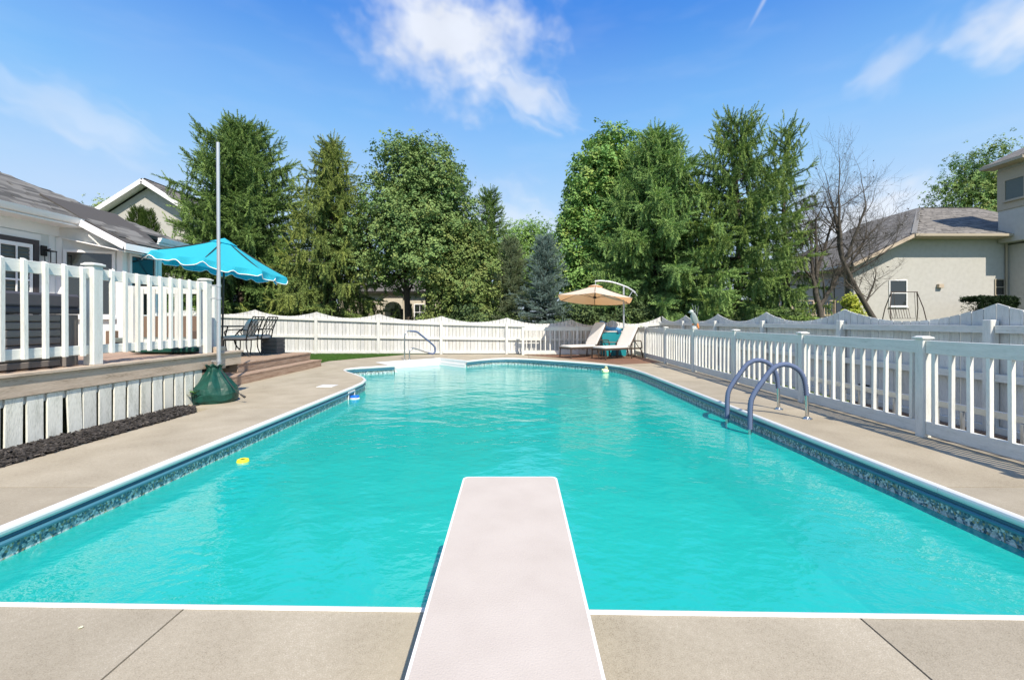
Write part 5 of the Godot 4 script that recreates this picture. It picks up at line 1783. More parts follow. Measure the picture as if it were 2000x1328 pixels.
# ---------------------------------------------------------------- furniture round the pool
func build_furniture() -> void:
	rng.seed = 900
	# diving board over the near end
	var db := thing("diving_board", "long white diving board with sanded top reaching over the water", "diving board")
	var slope := atan(0.056 / 1.30)
	var tip := P(-0.0375, 0.417, 2.42)
	var bas := Basis(Vector3.UP, 0.006) * Basis(Vector3.RIGHT, slope)
	var plan := PackedVector2Array()
	for q in [[0.25, -0.0, 0.0], [-0.25, -0.0, 1.0], [-0.25, 2.95, 2.0], [0.25, 2.95, 3.0]]:
		var cx: float = signf(q[0]) * (0.25 - 0.03)
		var cy: float = 0.03 if q[2] < 2.0 else 2.92
		for k in 6:
			var a: float = PI * 0.5 * k / 5.0 + [-PI / 2, PI, PI / 2, 0.0][int(q[2])]
			if q[2] == 0.0:
				a = -PI * 0.5 * k / 5.0
			elif q[2] == 1.0:
				a = -PI / 2 - PI * 0.5 * k / 5.0
			elif q[2] == 2.0:
				a = PI - PI * 0.5 * k / 5.0
			else:
				a = PI / 2 - PI * 0.5 * k / 5.0
			plan.append(Vector2(cx + cos(a) * 0.03, cy + sin(a) * 0.03))
	var down := Transform3D(bas * Basis(Vector3.RIGHT, Vector3.BACK, Vector3.DOWN), tip)
	var st := begin()
	add_prism(st, plan, 0.042, down)
	part("board", st, M.board_edge, db)
	st = begin()
	var inner := PackedVector2Array()
	for q in plan:
		inner.append(Vector2(q.x * 0.962, 1.475 + (q.y - 1.475) * 0.9905))
	add_prism(st, inner, -0.003, down)
	part("tread", st, M.board_tread, db)
	for s in [-1.0, 1.0]:
		st = begin()
		add_tube(st, smooth_path([Vector3(s * 0.15, 0, 0.55), Vector3(s * 0.15, 0.3, 0.3), Vector3(s * 0.15, 0.44, 0.0), Vector3(s * 0.15, 0.3, -0.35), Vector3(s * 0.15, 0.0, -0.55)], 5), [0.024], 10)
		part("stand_leg", st, M.steel, db)
	box_part("fulcrum", Vector3(0, 0.448, -0.35), Vector3(0.36, 0.03, 0.06), M.black_plastic, db)

	# ladder: two padded rails and three treads
	var lad := thing("pool_ladder", "pool ladder with blue padded grab rails on the right side", "pool ladder")
	for d in [5.79, 6.42]:
		var c := [P(3.73, 0.0, d), P(3.725, 0.30, d), P(3.69, 0.52, d), P(3.60, 0.645, d), P(3.45, 0.70, d), P(3.30, 0.655, d), P(3.16, 0.49, d), P(3.035, 0.30, d), P(3.0, 0.17, d), P(2.995, -0.1, d), P(2.995, -1.1, d)]
		var path := smooth_path(c, 6)
		tube_part("rail", path, 0.0215, M.steel, lad, 12)
		var pad := PackedVector3Array()
		for i in path.size():
			if i >= 6 and i <= 54:
				pad.append(path[i])
		pad.append(path[54].lerp(path[55], 0.3))
		var fine := PackedVector3Array()
		var rr := []
		var run := 0.0
		for i in pad.size() - 1:
			for k in 6:
				fine.append(pad[i].lerp(pad[i + 1], k / 6.0))
				rr.append(0.0295 + 0.0035 * sin(run * TAU / 0.032))
				run += pad[i].distance_to(pad[i + 1]) / 6.0
		st = begin()
		add_tube(st, fine, rr, 14)
		var p := part("grip_pad", st, M.blue_pad, lad)
		var seam := PackedVector3Array()
		for i in fine.size():
			var tt := (fine[mini(i + 1, fine.size() - 1)] - fine[maxi(i - 1, 0)]).normalized()
			seam.append(fine[i] + tt.cross(Vector3.BACK).normalized() * -0.026 + Vector3(0, 0, 0.013))
		st = begin()
		add_tube(st, seam, [0.007], 5)
		part("pad_seam", st, M.pad_seam, p)
		st = begin()
		add_lathe(st, P(3.73, 0.0, d), [Vector2(0.062, 0.001), Vector2(0.058, 0.012), Vector2(0.034, 0.02), Vector2(0.03, 0.028), Vector2(0.0, 0.03)], 20)
		part("escutcheon", st, M.steel, lad)
	for k in 3:
		box_part("tread", P(2.985, -0.33 - 0.29 * k, 6.105), Vector3(0.085, 0.03, 0.60), M.planter_grey, lad)

	# stair rail at the far steps
	var hr := thing("stair_rail", "blue wrapped metal handrail loop beside the white pool steps", "handrail", P(-3.68, 0, 14.72), PI / 4)
	var loop := smooth_path([Vector3(0, 0, 0), Vector3(0, 0.72, 0), Vector3(0.04, 0.88, 0), Vector3(0.14, 0.93, 0), Vector3(0.44, 0.91, 0), Vector3(0.62, 0.80, 0), Vector3(1.10, 0.45, 0), Vector3(1.20, 0.30, 0), Vector3(1.16, 0.17, 0), Vector3(1.02, 0.15, 0), Vector3(0.45, 0.33, 0), Vector3(0.28, 0.355, 0), Vector3(0.19, 0.27, 0), Vector3(0.18, 0.12, 0), Vector3(0.18, 0.0, 0)], 4)
	tube_part("rail", loop, 0.0215, M.steel, hr, 10)
	tube_part("grip_pad", loop.slice(13, 38), 0.031, M.blue_pad, hr, 10)
	for x in [0.0, 0.18]:
		st = begin()
		add_lathe(st, Vector3(x, 0.0, 0), [Vector2(0.06, 0.001), Vector2(0.055, 0.014), Vector2(0.03, 0.022), Vector2(0.0, 0.024)], 16)
		part("escutcheon", st, M.steel, hr)

	# galvanised pole strapped to the deck corner, its foot in a green bag
	var pole := thing("flagpole", "tall bare galvanised metal pole strapped to the deck corner post", "pole", P(-4.755, 0, 7.17))
	st = begin()
	add_tube(st, PackedVector3Array([Vector3(0, 0.02, 0), Vector3(0, 2.02, 0)]), [0.030], 16)
	add_tube(st, PackedVector3Array([Vector3(0.0, 2.0, 0), Vector3(-0.012, 4.10, 0)]), [0.026], 16)
	part("pole_tube", st, M.galvanised, pole)
	for y in [0.62, 1.62, 1.82]:
		st = begin()
		add_tube(st, PackedVector3Array([Vector3(0, y - 0.02, 0), Vector3(0, y + 0.02, 0)]), [0.037], 16)
		add_bar(st, Vector3(-0.03, y, 0.0), Vector3(-0.13, y, 0.0), 0.02, 0.025)
		part("clamp", st, M.galvanised, pole)
	var bag := thing("green_bag", "dark green vinyl bag slumped around the foot of the galvanised pole", "bag", P(-4.72, 0, 7.05))
	st = begin()
	var rings := []
	var prof := [[0.0, 0.34], [0.05, 0.375], [0.14, 0.385], [0.24, 0.35], [0.33, 0.26], [0.41, 0.17], [0.47, 0.115], [0.53, 0.10], [0.57, 0.13]]
	for i in prof.size():
		var ring := PackedVector3Array()
		for j in 44:
			var a := TAU * j / 44.0
			var fold := 1.0 + 0.07 * sin(a * 4.0 + i * 0.5) * clampf(i / 3.0, 0.3, 1.4) + 0.025 * sin(a * 9.0 - i * 0.6) * clampf(i / 4.0, 0.2, 1.5)
			ring.append(Vector3(cos(a) * prof[i][1] * 0.88 * fold - 0.02, prof[i][0] + 0.012 * sin(a * 7.0) * (1.0 if i else 0.0), sin(a) * prof[i][1] * 0.86 * fold))
		rings.append(ring)
	for i in prof.size() - 1:
		for j in 44:
			var a: Vector3 = rings[i][j]
			quad(st, a, rings[i][(j + 1) % 44], rings[i + 1][(j + 1) % 44], rings[i + 1][j], Vector3(a.x, 0.15, a.z))
	part("bag_body", st, M.green_tarp, bag)
	tube_part("drawstring", smooth_path([Vector3(0.11, 0.50, 0.05), Vector3(0.24, 0.36, 0.1), Vector3(0.36, 0.22, 0.12), Vector3(0.47, 0.12, 0.12)], 4), 0.006, M.black_plastic, bag, 5)
	st = begin()
	add_tube(st, PackedVector3Array([Vector3(0.46, 0.13, 0.12), Vector3(0.53, 0.085, 0.12)]), [0.012, 0.02], 8)
	part("toggle", st, M.black_plastic, bag)

	# turquoise umbrella on the lower deck
	var um := thing("patio_umbrella", "large turquoise umbrella with white-piped valance over the metal table", "umbrella", P(-7.09, 0.37, 10.8))
	tube_part("pole", PackedVector3Array([Vector3(0, 0, 0), Vector3(0.067, 2.7, 0)]), 0.022, M.metal_dark, um, 10)
	st = begin()
	add_lathe(st, Vector3.ZERO, [Vector2(0.27, 0.0), Vector2(0.27, 0.05), Vector2(0.1, 0.09), Vector2(0.05, 0.25), Vector2(0.0, 0.26)], 20)
	part("base", st, M.metal_dark, um)
	var head := Node3D.new()
	head.name = "canopy"
	head.position = Vector3(0.07, 2.87, 0)
	head.basis = Basis(Vector3.BACK, -0.155) * Basis(Vector3.RIGHT, -0.05) * Basis(Vector3.UP, 0.39)
	um.add_child(head, true)
	canopy(head, 8, 1.46, 0.66, M.turquoise_cloth, M.piping_white, M.metal_dark, 0.15, true)

	# tan cantilever umbrella by the loungers
	var cu := thing("cantilever_umbrella", "tan cantilever umbrella with curved grey arm beside the loungers", "umbrella", P(3.86, 0, 16.3))
	tube_part("mast", PackedVector3Array([Vector3(0, 0.02, 0), Vector3(0, 2.52, 0)]), 0.032, M.galvanised, cu, 12)
	tube_part("arm", smooth_path([Vector3(0.42, 2.30, 0), Vector3(0.2, 2.45, 0), Vector3(0, 2.54, 0), Vector3(-0.4, 2.67, 0), Vector3(-0.8, 2.72, 0), Vector3(-1.04, 2.71, 0)], 4), 0.03, M.galvanised, cu, 10)
	tube_part("brace", PackedVector3Array([Vector3(0.03, 1.87, 0), Vector3(0.33, 2.36, 0)]), 0.014, M.galvanised, cu, 8)
	tube_part("hanger", PackedVector3Array([Vector3(-1.02, 2.72, 0), Vector3(-1.02, 2.5, 0)]), 0.018, M.galvanised, cu, 8)
	box_part("top_bracket", Vector3(-1.0, 2.755, 0), Vector3(0.12, 0.035, 0.06), M.metal_dark, cu)
	tube_part("crank_handle", smooth_path([Vector3(0.36, 2.30, 0.04), Vector3(0.44, 2.25, 0.04), Vector3(0.48, 2.17, 0.04)], 3), 0.012, M.galvanised, cu, 6)
	for k in 2:
		box_part("base_foot", Vector3(0, 0.02, 0), Vector3(0.95, 0.04, 0.07), M.metal_dark, cu, Basis(Vector3.UP, PI / 4 + PI / 2 * k))
	var head2 := Node3D.new()
	head2.name = "canopy"
	head2.basis = Basis(Vector3.BACK, -0.07) * Basis(Vector3.RIGHT, -0.09) * Basis(Vector3.UP, 0.35)
	head2.position = Vector3(-1.02, 2.57, 0)
	cu.add_child(head2, true)
	canopy(head2, 6, 1.47, 0.52, M.tan_cloth, M.tan_cloth, M.metal_dark, 0.0, false)

	# loungers
	lounger("white slatted-back lounger", P(1.62, 0.008, 15.35), atan2(0.5, 0.87), 1.16, "cream sling lounger with raised back nearer the back fence, left of the pair")
	lounger("", P(2.64, 0.008, 14.7), atan2(0.54, 0.84), 1.06, "cream sling lounger with raised back nearer the pool, right of the pair")
	var tb := thing("side_table", "small grey side table between the two loungers", "table", P(3.22, 0.008, 15.72), 0.55)
	box_part("table_top", Vector3(0, 0.52, 0), Vector3(0.40, 0.025, 0.40), M.planter_grey, tb)
	for sx in [-0.17, 0.17]:
		for sz in [-0.17, 0.17]:
			box_part("leg", Vector3(sx, 0.254, sz), Vector3(0.025, 0.508, 0.025), M.metal_brown, tb)
	# the brown boards under them
	var pat := thing("patio_boards", "reddish brown boards underneath the two loungers", "patio")
	deck_boards(pat, V2([[0.3, 16.72], [1.2, 15.75], [2.98, 13.1], [4.05, 13.55], [4.33, 13.7], [4.33, 16.72]]), 0.010, 0.0, M.patio_wood, 0.14, Vector2(2.5, 15.0))
	# teal bin with a blue foam mat on it
	var bin := thing("storage_bin", "teal plastic storage bin with pale rim behind the loungers", "bin", P(3.52, 0.01, 16.45))
	st = begin()
	add_prism(st, V2([[-0.40, 0.0], [0.40, 0.0], [0.47, 0.86], [-0.47, 0.86]]), 0.5, Transform3D(Basis.IDENTITY, Vector3(0, 0, -0.25)))
	part("bin_body", st, M.teal_plastic, bin)
	st = begin()
	for s in [-1.0, 1.0]:
		add_box(st, Vector3(0, 0.875, s * 0.255), Vector3(1.0, 0.04, 0.04), Basis.IDENTITY, 0.012)
		add_box(st, Vector3(s * 0.48, 0.875, 0), Vector3(0.04, 0.04, 0.47), Basis.IDENTITY, 0.012)
	part("bin_rim", st, M.vinyl_white, bin)
	var noodle := begin()
	add_tube(noodle, smooth_path([P(3.02, 0.75, 16.42), P(3.02, 0.99, 16.43), P(3.06, 1.19, 16.45), P(3.16, 1.17, 16.4), P(3.22, 1.02, 16.3), P(3.42, 0.975, 16.28), P(3.62, 0.965, 16.26), P(3.68, 0.90, 16.14)], 4), [0.075], 12)
	tag(part("foam_float", noodle, M.blue_foam, self), "blue foam pool float bent over the edge of the teal bin", "pool float")
	var mat := begin()
	add_cushion(mat, P(3.78, 0.955, 16.52), Vector3(0.36, 0.11, 0.30), Basis.IDENTITY, 3.0, 8)
	tag(part("folded_mat", mat, M.teal_plastic, self), "folded teal mat lying on the teal bin rim", "mat")

	# metal table and two chairs on the lower deck
	var ta := thing("patio_table", "dark metal round table beside the two lattice chairs", "table", P(-7.72, 0.37, 11.8))
	st = begin()
	add_lathe(st, Vector3(0, 0.74, 0), [Vector2(0.03, 0.0), Vector2(0.66, 0.0), Vector2(0.675, 0.015), Vector2(0.66, 0.03), Vector2(0.03, 0.03)], 28)
	part("table_top", st, M.metal_dark, ta)
	for k in 4:
		var a := PI / 4 + PI / 2 * k
		var o := Vector3(cos(a), 0, sin(a))
		tube_part("leg", smooth_path([o * 0.5, o * 0.30 + Vector3(0, 0.25, 0), o * 0.28 + Vector3(0, 0.5, 0), o * 0.5 + Vector3(0, 0.73, 0)], 4), 0.017, M.metal_dark, ta, 7)
	metal_chair(P(-6.92, 0.37, 11.47), PI, true, "nearer metal lattice-back chair with grey pillow at the umbrella table")
	metal_chair(P(-6.95, 0.37, 12.19), PI, false, "farther metal lattice-back chair without pillow at the umbrella table")
	metal_chair(P(-8.55, 0.37, 12.0), 0.0, false, "metal chair on the far left side of the umbrella table")
	box_planter(P(-6.78, 0.37, 12.50))
	# hot tub beside the railing
	hot_tub()
	# things on the decks
	var cover := begin()
	add_cushion(cover, P(-5.55, 0.807, 7.2), Vector3(1.02, 0.10, 0.5), Basis.IDENTITY, 6.0, 10, 0.02)
	tag(part("folded_cover", cover, M.green_tarp, self), "folded green cover lying on the deck behind the pickets", "cover")
	var can := thing("watering_can", "round dark green watering can on the lower deck behind the railings", "watering can", P(-7.1, 0.37, 8.75))
	st = begin()
	add_lathe(st, Vector3.ZERO, [Vector2(0.12, 0.0), Vector2(0.16, 0.08), Vector2(0.165, 0.22), Vector2(0.12, 0.32), Vector2(0.05, 0.36), Vector2(0.0, 0.36)], 18)
	part("can_body", st, M.green_tarp, can)
	tube_part("spout", smooth_path([Vector3(0.15, 0.1, 0), Vector3(0.27, 0.26, 0), Vector3(0.33, 0.38, 0)], 3), 0.018, M.green_tarp, can, 8)
	var sofa := thing("outdoor_sofa", "brown wicker outdoor sofa near the house, seen between the pickets", "sofa", P(-7.5, 0.37, 9.5))
	box_part("backrest", Vector3(0, 0.72, -0.33), Vector3(1.7, 0.56, 0.09), M.wicker_brown, sofa)
	box_part("seat", Vector3(0, 0.36, 0.02), Vector3(1.6, 0.14, 0.66), M.wicker_brown, sofa)
	box_part("cushion", Vector3(0, 0.49, 0.03), Vector3(1.5, 0.11, 0.6), M.curtain_grey, sofa, Basis.IDENTITY, 0.03)
	for s in [-1.0, 1.0]:
		box_part("arm", Vector3(s * 0.83, 0.38, 0.0), Vector3(0.08, 0.62, 0.7), M.wicker_brown, sofa)
		for z in [-0.3, 0.3]:
			box_part("leg", Vector3(s * 0.78, 0.145, z), Vector3(0.05, 0.29, 0.05), M.metal_brown, sofa)

	# owl decoy on the railing post
	owl()
	# glider swing by the beige house
	var sw := thing("garden_swing", "rusty metal garden swing frame in front of the beige wall window", "swing", P(18.75, 0, 21.8))
	for s in [-1.0, 1.0]:
		for z in [-0.5, 0.5]:
			tube_part("frame_leg", PackedVector3Array([Vector3(s * 0.62, 2.68, 0), Vector3(s * 0.8, 1.9, z * 0.3), Vector3(s * 0.95, 0.0, z)]), 0.022, M.metal_brown, sw, 6)
		tube_part("hanger", PackedVector3Array([Vector3(s * 0.5, 2.68, 0), Vector3(s * 0.48, 1.45, 0.1)]), 0.01, M.metal_brown, sw, 5)
	tube_part("cross_bar", PackedVector3Array([Vector3(-0.66, 2.68, 0), Vector3(0.66, 2.68, 0)]), 0.022, M.metal_brown, sw, 6)
	for k in 5:
		box_part("seat_slat", Vector3(0, 1.40, -0.16 + 0.1 * k), Vector3(1.05, 0.02, 0.088), M.planter_grey, sw)
	for k in 9:
		bar_part("back_bar", Vector3(-0.5 + 0.125 * k, 1.40, -0.22), Vector3(-0.5 + 0.125 * k, 1.86, -0.34), 0.018, 0.018, M.metal_brown, sw)
	bar_part("back_rail", Vector3(-0.52, 1.87, -0.345), Vector3(0.52, 1.87, -0.345), 0.03, 0.03, M.metal_brown, sw)

	# aluminium ladder and a plank on the strip behind the railing
	var al := thing("extension_ladder", "aluminium extension ladder lying on edge behind the low railing", "ladder", P(4.95, -0.11, 5.6))
	for y in [0.05, 0.40]:
		box_part("side_rail", Vector3(0.0, y + 0.0, 0.0), Vector3(0.03, 0.075, 4.6), M.aluminium, al)
	for k in 15:
		bar_part("rung", Vector3(0.0, 0.09, 2.1 - 0.3 * k), Vector3(0.0, 0.36, 2.1 - 0.3 * k), 0.032, 0.032, M.aluminium, al)
	tag(box_part("timber_beam", P(5.28, -0.05, 5.3), Vector3(0.09, 0.11, 3.6), M.wicker_brown, self), "brown timber beam lying on the ground along the side fence", "beam")
	var eb := thing("electric_box", "small black outlet box low on the side fence behind the railing", "outlet box", P(5.47, 0.20, 7.1))
	box_part("box_body", Vector3(0, 0, 0), Vector3(0.07, 0.12, 0.16), M.black_plastic, eb)
	box_part("conduit", Vector3(0.005, -0.18, 0), Vector3(0.02, 0.25, 0.02), M.black_plastic, eb)


# a pyramid canopy with ribs, optional scalloped valance and vent cap; parts hang under «head»
func canopy(head: Node3D, n: int, r: float, h: float, cloth: Material, piping: Material, metal: Material, valance: float, vent: bool) -> void:
	var st := begin()
	var rows := 7
	var per := 8
	var edge := []
	for k in n:
		for s in per:
			var f := float(s) / per
			var a0 := TAU * k / n
			var a1 := TAU * (k + 1) / n
			var c0 := Vector3(cos(a0), 0, sin(a0))
			var c1 := Vector3(cos(a1), 0, sin(a1))
			edge.append([c0.lerp(c1, f), f])
	var total := edge.size()
	for s in total:
		var e0: Array = edge[s]
		var e1: Array = edge[(s + 1) % total]
		for i in rows:
			var q := []
			for k in [[e0, i], [e1, i], [e1, i + 1], [e0, i + 1]]:
				q.append(canopy_point(k[0][0], k[0][1], 0.04 + 0.96 * k[1] / rows, r, h))
			quad(st, q[0], q[1], q[2], q[3], Vector3.UP)
	mesh_node("cloth", st.commit(), cloth, head)
	# edge hem or valance
	if valance > 0.0:
		st = begin()
		var pipe := PackedVector3Array()
		for s in total * 3:
			var q := []
			for k in 2:
				var ss := s + k
				var e0: Array = edge[(ss / 3) % total]
				var e1: Array = edge[(ss / 3 + 1) % total]
				var f := (ss % 3) / 3.0
				var dir: Vector3 = e0[0].lerp(e1[0], f)
				var top := canopy_point(dir, fposmod(float(ss) / (per * 3), 1.0), 1.0, r, h)
				var wave := fposmod(float(ss) / (per * 3.0 / 2.0), 1.0)
				var drop := valance * (0.55 + 0.45 * clampf(sin(wave * PI) * 2.2 - 0.3, 0.0, 1.0) + 0.12 * sin(ss * 0.37))
				var flare := 0.045 * sin(ss * 0.52) + 0.03
				q.append(top)
				q.append(top + Vector3(dir.x * flare, -drop, dir.z * flare))
			quad(st, q[0], q[2], q[3], q[1], Vector3(q[0].x, 0, q[0].z))
			pipe.append(q[1])
		mesh_node("valance", st.commit(), cloth, head)
		pipe.append(pipe[0])
		st = begin()
		add_tube(st, pipe, [0.010], 5, false)
		mesh_node("piping", st.commit(), piping, head)
	if vent:
		st = begin()
		for s in total:
			var q := []
			for k in [[edge[s], 0.0], [edge[(s + 1) % total], 0.0], [edge[(s + 1) % total], 1.0], [edge[s], 1.0]]:
				var dd: Vector3 = k[0][0]
				q.append(Vector3(dd.x * r * 0.2 * k[1], 0.012 - h * 0.215 * k[1], dd.z * r * 0.2 * k[1]))
			quad(st, q[0], q[1], q[2], q[3], Vector3.UP)
		mesh_node("vent", st.commit(), cloth, head)
	else:
		st = begin()
		add_lathe(st, Vector3.ZERO, [Vector2(0.26, -0.065), Vector2(0.12, -0.01), Vector2(0.0, 0.01)], 18)
		mesh_node("vent", st.commit(), cloth, head)
	for k in n:
		var a := TAU * k / n
		var o := Vector3(cos(a), 0, sin(a))
		var ra := canopy_point(o, 0.0, 0.06, r, h) - Vector3(0, 0.022, 0)
		var rb := canopy_point(o, 0.0, 0.995, r, h) - Vector3(0, 0.022, 0)
		st = begin()
		add_bar(st, ra, rb, 0.018, 0.022)
		var rib := mesh_node("rib", st.commit(), metal, head)
		st = begin()
		add_bar(st, Vector3(o.x * 0.05, -h * 0.9, o.z * 0.05), ra.lerp(rb, 0.48), 0.013, 0.013)
		mesh_node("strut", st.commit(), metal, head)
	st = begin()
	add_lathe(st, Vector3(0, -h * 0.95, 0), [Vector2(0.0, 0.0), Vector2(0.055, 0.0), Vector2(0.055, 0.08), Vector2(0.02, 0.09), Vector2(0.02, h * 0.92)], 12)
	mesh_node("hub", st.commit(), metal, head)


func canopy_point(dir: Vector3, f: float, t: float, r: float, h: float) -> Vector3:
	var sag := 0.035 * sin(PI * f) * t + 0.07 * h * sin(PI * t)
	return Vector3(dir.x * r * t, -h * t - sag, dir.z * r * t)


# a sling lounger; its foot end stands at «at» and it points along local +x
func lounger(_unused: String, at: Vector3, turn: float, top: float, label: String) -> void:
	var o := thing("sun_lounger", label, "lounger", at, turn, "loungers at the far end of the pool")
	for s in [-1.0, 1.0]:
		bar_part("side_rail", Vector3(0.0, 0.335, s * 0.31), Vector3(1.72, 0.335, s * 0.31), 0.03, 0.05, M.metal_brown, o)
		for x in [0.03, 1.22]:
			bar_part("leg", Vector3(x, 0.0, s * 0.325), Vector3(x + 0.01, 0.32, s * 0.31), 0.035, 0.035, M.metal_brown, o)
		bar_part("leg", Vector3(1.78, 0.0, s * 0.325), Vector3(1.66, 0.36, s * 0.31), 0.035, 0.035, M.metal_brown, o)
		tube_part("arm", smooth_path([Vector3(1.22, 0.32, s * 0.33), Vector3(1.225, 0.54, s * 0.345), Vector3(1.27, 0.585, s * 0.35), Vector3(1.58, 0.59, s * 0.35), Vector3(1.66, 0.55, s * 0.345), Vector3(1.70, 0.34, s * 0.33)], 4), 0.018, M.metal_brown, o, 8)
		bar_part("back_rail", Vector3(1.16, 0.36, s * 0.29), Vector3(1.60, top - 0.02, s * 0.29), 0.028, 0.03, M.metal_brown, o)
		bar_part("prop", Vector3(1.36, 0.65, s * 0.27), Vector3(1.62, 0.36, s * 0.27), 0.02, 0.02, M.metal_brown, o)
	bar_part("foot_bar", Vector3(0.01, 0.335, -0.30), Vector3(0.01, 0.335, 0.30), 0.03, 0.05, M.metal_brown, o)
	var st := begin()
	add_cushion(st, Vector3(0.58, 0.395, 0), Vector3(1.20, 0.07, 0.60), Basis.IDENTITY, 9.0, 14)
	part("seat_sling", st, M.sling_cream, o)
	var dir := Vector3(0.44, top - 0.38, 0)
	var b := Basis(dir.normalized(), Vector3(-dir.y, dir.x, 0).normalized(), Vector3.BACK)
	st = begin()
	add_cushion(st, Vector3(1.15, 0.39, 0) + dir * 0.5 + b.y * 0.03, Vector3(dir.length() + 0.06, 0.06, 0.60), b, 9.0, 14)
	part("back_sling", st, M.sling_cream, o)


# a wrought metal chair; it looks along local +x
func metal_chair(at: Vector3, turn: float, pillow: bool, label: String) -> void:
	var o := thing("metal_chair", label, "chair", at, turn, "metal chairs round the umbrella table")
	for s in [-1.0, 1.0]:
		tube_part("leg", smooth_path([Vector3(-0.26, 0, s * 0.25), Vector3(-0.17, 0.2, s * 0.24), Vector3(-0.16, 0.42, s * 0.24), Vector3(-0.22, 0.72, s * 0.245), Vector3(-0.34, 1.0, s * 0.25)], 4), 0.014, M.metal_dark, o, 7)
		tube_part("leg", smooth_path([Vector3(0.43, 0, s * 0.25), Vector3(0.40, 0.2, s * 0.245), Vector3(0.40, 0.41, s * 0.245)], 3), 0.014, M.metal_dark, o, 7)
		tube_part("arm", smooth_path([Vector3(-0.2, 0.66, s * 0.25), Vector3(0.0, 0.68, s * 0.29), Vector3(0.28, 0.66, s * 0.29), Vector3(0.37, 0.6, s * 0.27), Vector3(0.34, 0.5, s * 0.25), Vector3(0.38, 0.41, s * 0.245)], 4), 0.013, M.metal_dark, o, 7)
	box_part("seat_frame", Vector3(0.12, 0.415, 0), Vector3(0.60, 0.025, 0.50), M.metal_dark, o)
	var p := func(u: float, v: float) -> Vector3: return Vector3(-0.175 - 0.165 * pow(v, 1.3), 0.47 + 0.53 * v, 0.25 * u)
	tube_part("back_rail", PackedVector3Array([p.call(-1.0, 1.0), p.call(1.0, 1.0)]), 0.014, M.metal_dark, o, 7)
	tube_part("back_rail", PackedVector3Array([p.call(-1.0, 0.06), p.call(1.0, 0.06)]), 0.011, M.metal_dark, o, 7)
	for q in [[-1.0, 0.06, 0.1, 1.0], [-0.45, 0.06, 0.65, 1.0], [0.1, 0.06, 1.0, 0.86], [1.0, 0.06, -0.1, 1.0], [0.45, 0.06, -0.65, 1.0], [-0.1, 0.06, -1.0, 0.86], [-1.0, 0.5, -0.5, 1.0], [1.0, 0.5, 0.5, 1.0]]:
		tube_part("lattice_bar", PackedVector3Array([p.call(q[0], q[1]), p.call((q[0] + q[2]) / 2, (q[1] + q[3]) / 2), p.call(q[2], q[3])]), 0.008, M.metal_dark, o, 5)
	var st := begin()
	add_cushion(st, Vector3(0.15, 0.475, 0), Vector3(0.68, 0.105, 0.54), Basis.IDENTITY, 6.0, 12)
	part("seat_cushion", st, M.cushion_grey, o)
	if pillow:
		st = begin()
		add_cushion(st, Vector3(-0.13, 0.72, 0.0), Vector3(0.16, 0.46, 0.46), Basis(Vector3.BACK, 0.34), 3.2, 12)
		part("pillow", st, M.cushion_grey, o)


func box_planter(at: Vector3) -> void:
	var o := thing("deck_box", "dark grey square box standing behind the two metal chairs", "box", at)
	for k in 4:
		box_part("slat", Vector3(0, 0.055 + 0.11 * k, 0), Vector3(0.44, 0.104, 0.44), M.planter_grey, o)


func hot_tub() -> void:
	var o := thing("hot_tub", "grey-brown hot tub with slatted side and dark cover behind the deck railing", "hot tub", P(-6.25, 0.745, 4.15))
	var hx := 1.12
	var hz := 1.12
	box_part("tub_shell", Vector3(0, 0.29, 0), Vector3(2 * hx - 0.08, 0.57, 2 * hz - 0.08), M.spa_panel, o)
	for s in [-1.0, 1.0]:
		for sz in [-1.0, 1.0]:
			var st := begin()
			add_tube(st, PackedVector3Array([Vector3(s * (hx - 0.09), 0.0, sz * (hz - 0.09)), Vector3(s * (hx - 0.09), 0.585, sz * (hz - 0.09))]), [0.12], 14)
			part("corner_post", st, M.spa_panel, o)
	for k in 7:
		var y := 0.045 + 0.083 * k
		for s in [-1.0, 1.0]:
			box_part("side_slat", Vector3(s * (hx - 0.02), y, 0), Vector3(0.04, 0.071, 2 * hz - 0.42), M.spa_panel, o, Basis.IDENTITY, 0.01)
			box_part("side_slat", Vector3(0, y, s * (hz - 0.02)), Vector3(2 * hx - 0.42, 0.071, 0.04), M.spa_panel, o, Basis.IDENTITY, 0.01)
	box_part("tub_rim", Vector3(0, 0.625, 0), Vector3(2 * hx + 0.02, 0.07, 2 * hz + 0.02), M.spa_cover, o, Basis.IDENTITY, 0.02)
	for s in [-1.0, 1.0]:
		box_part("cover_half", Vector3(s * 0.56, 0.745, 0), Vector3(1.13, 0.165, 2.28), M.spa_cover, o, Basis(Vector3.BACK, s * -0.02), 0.025)


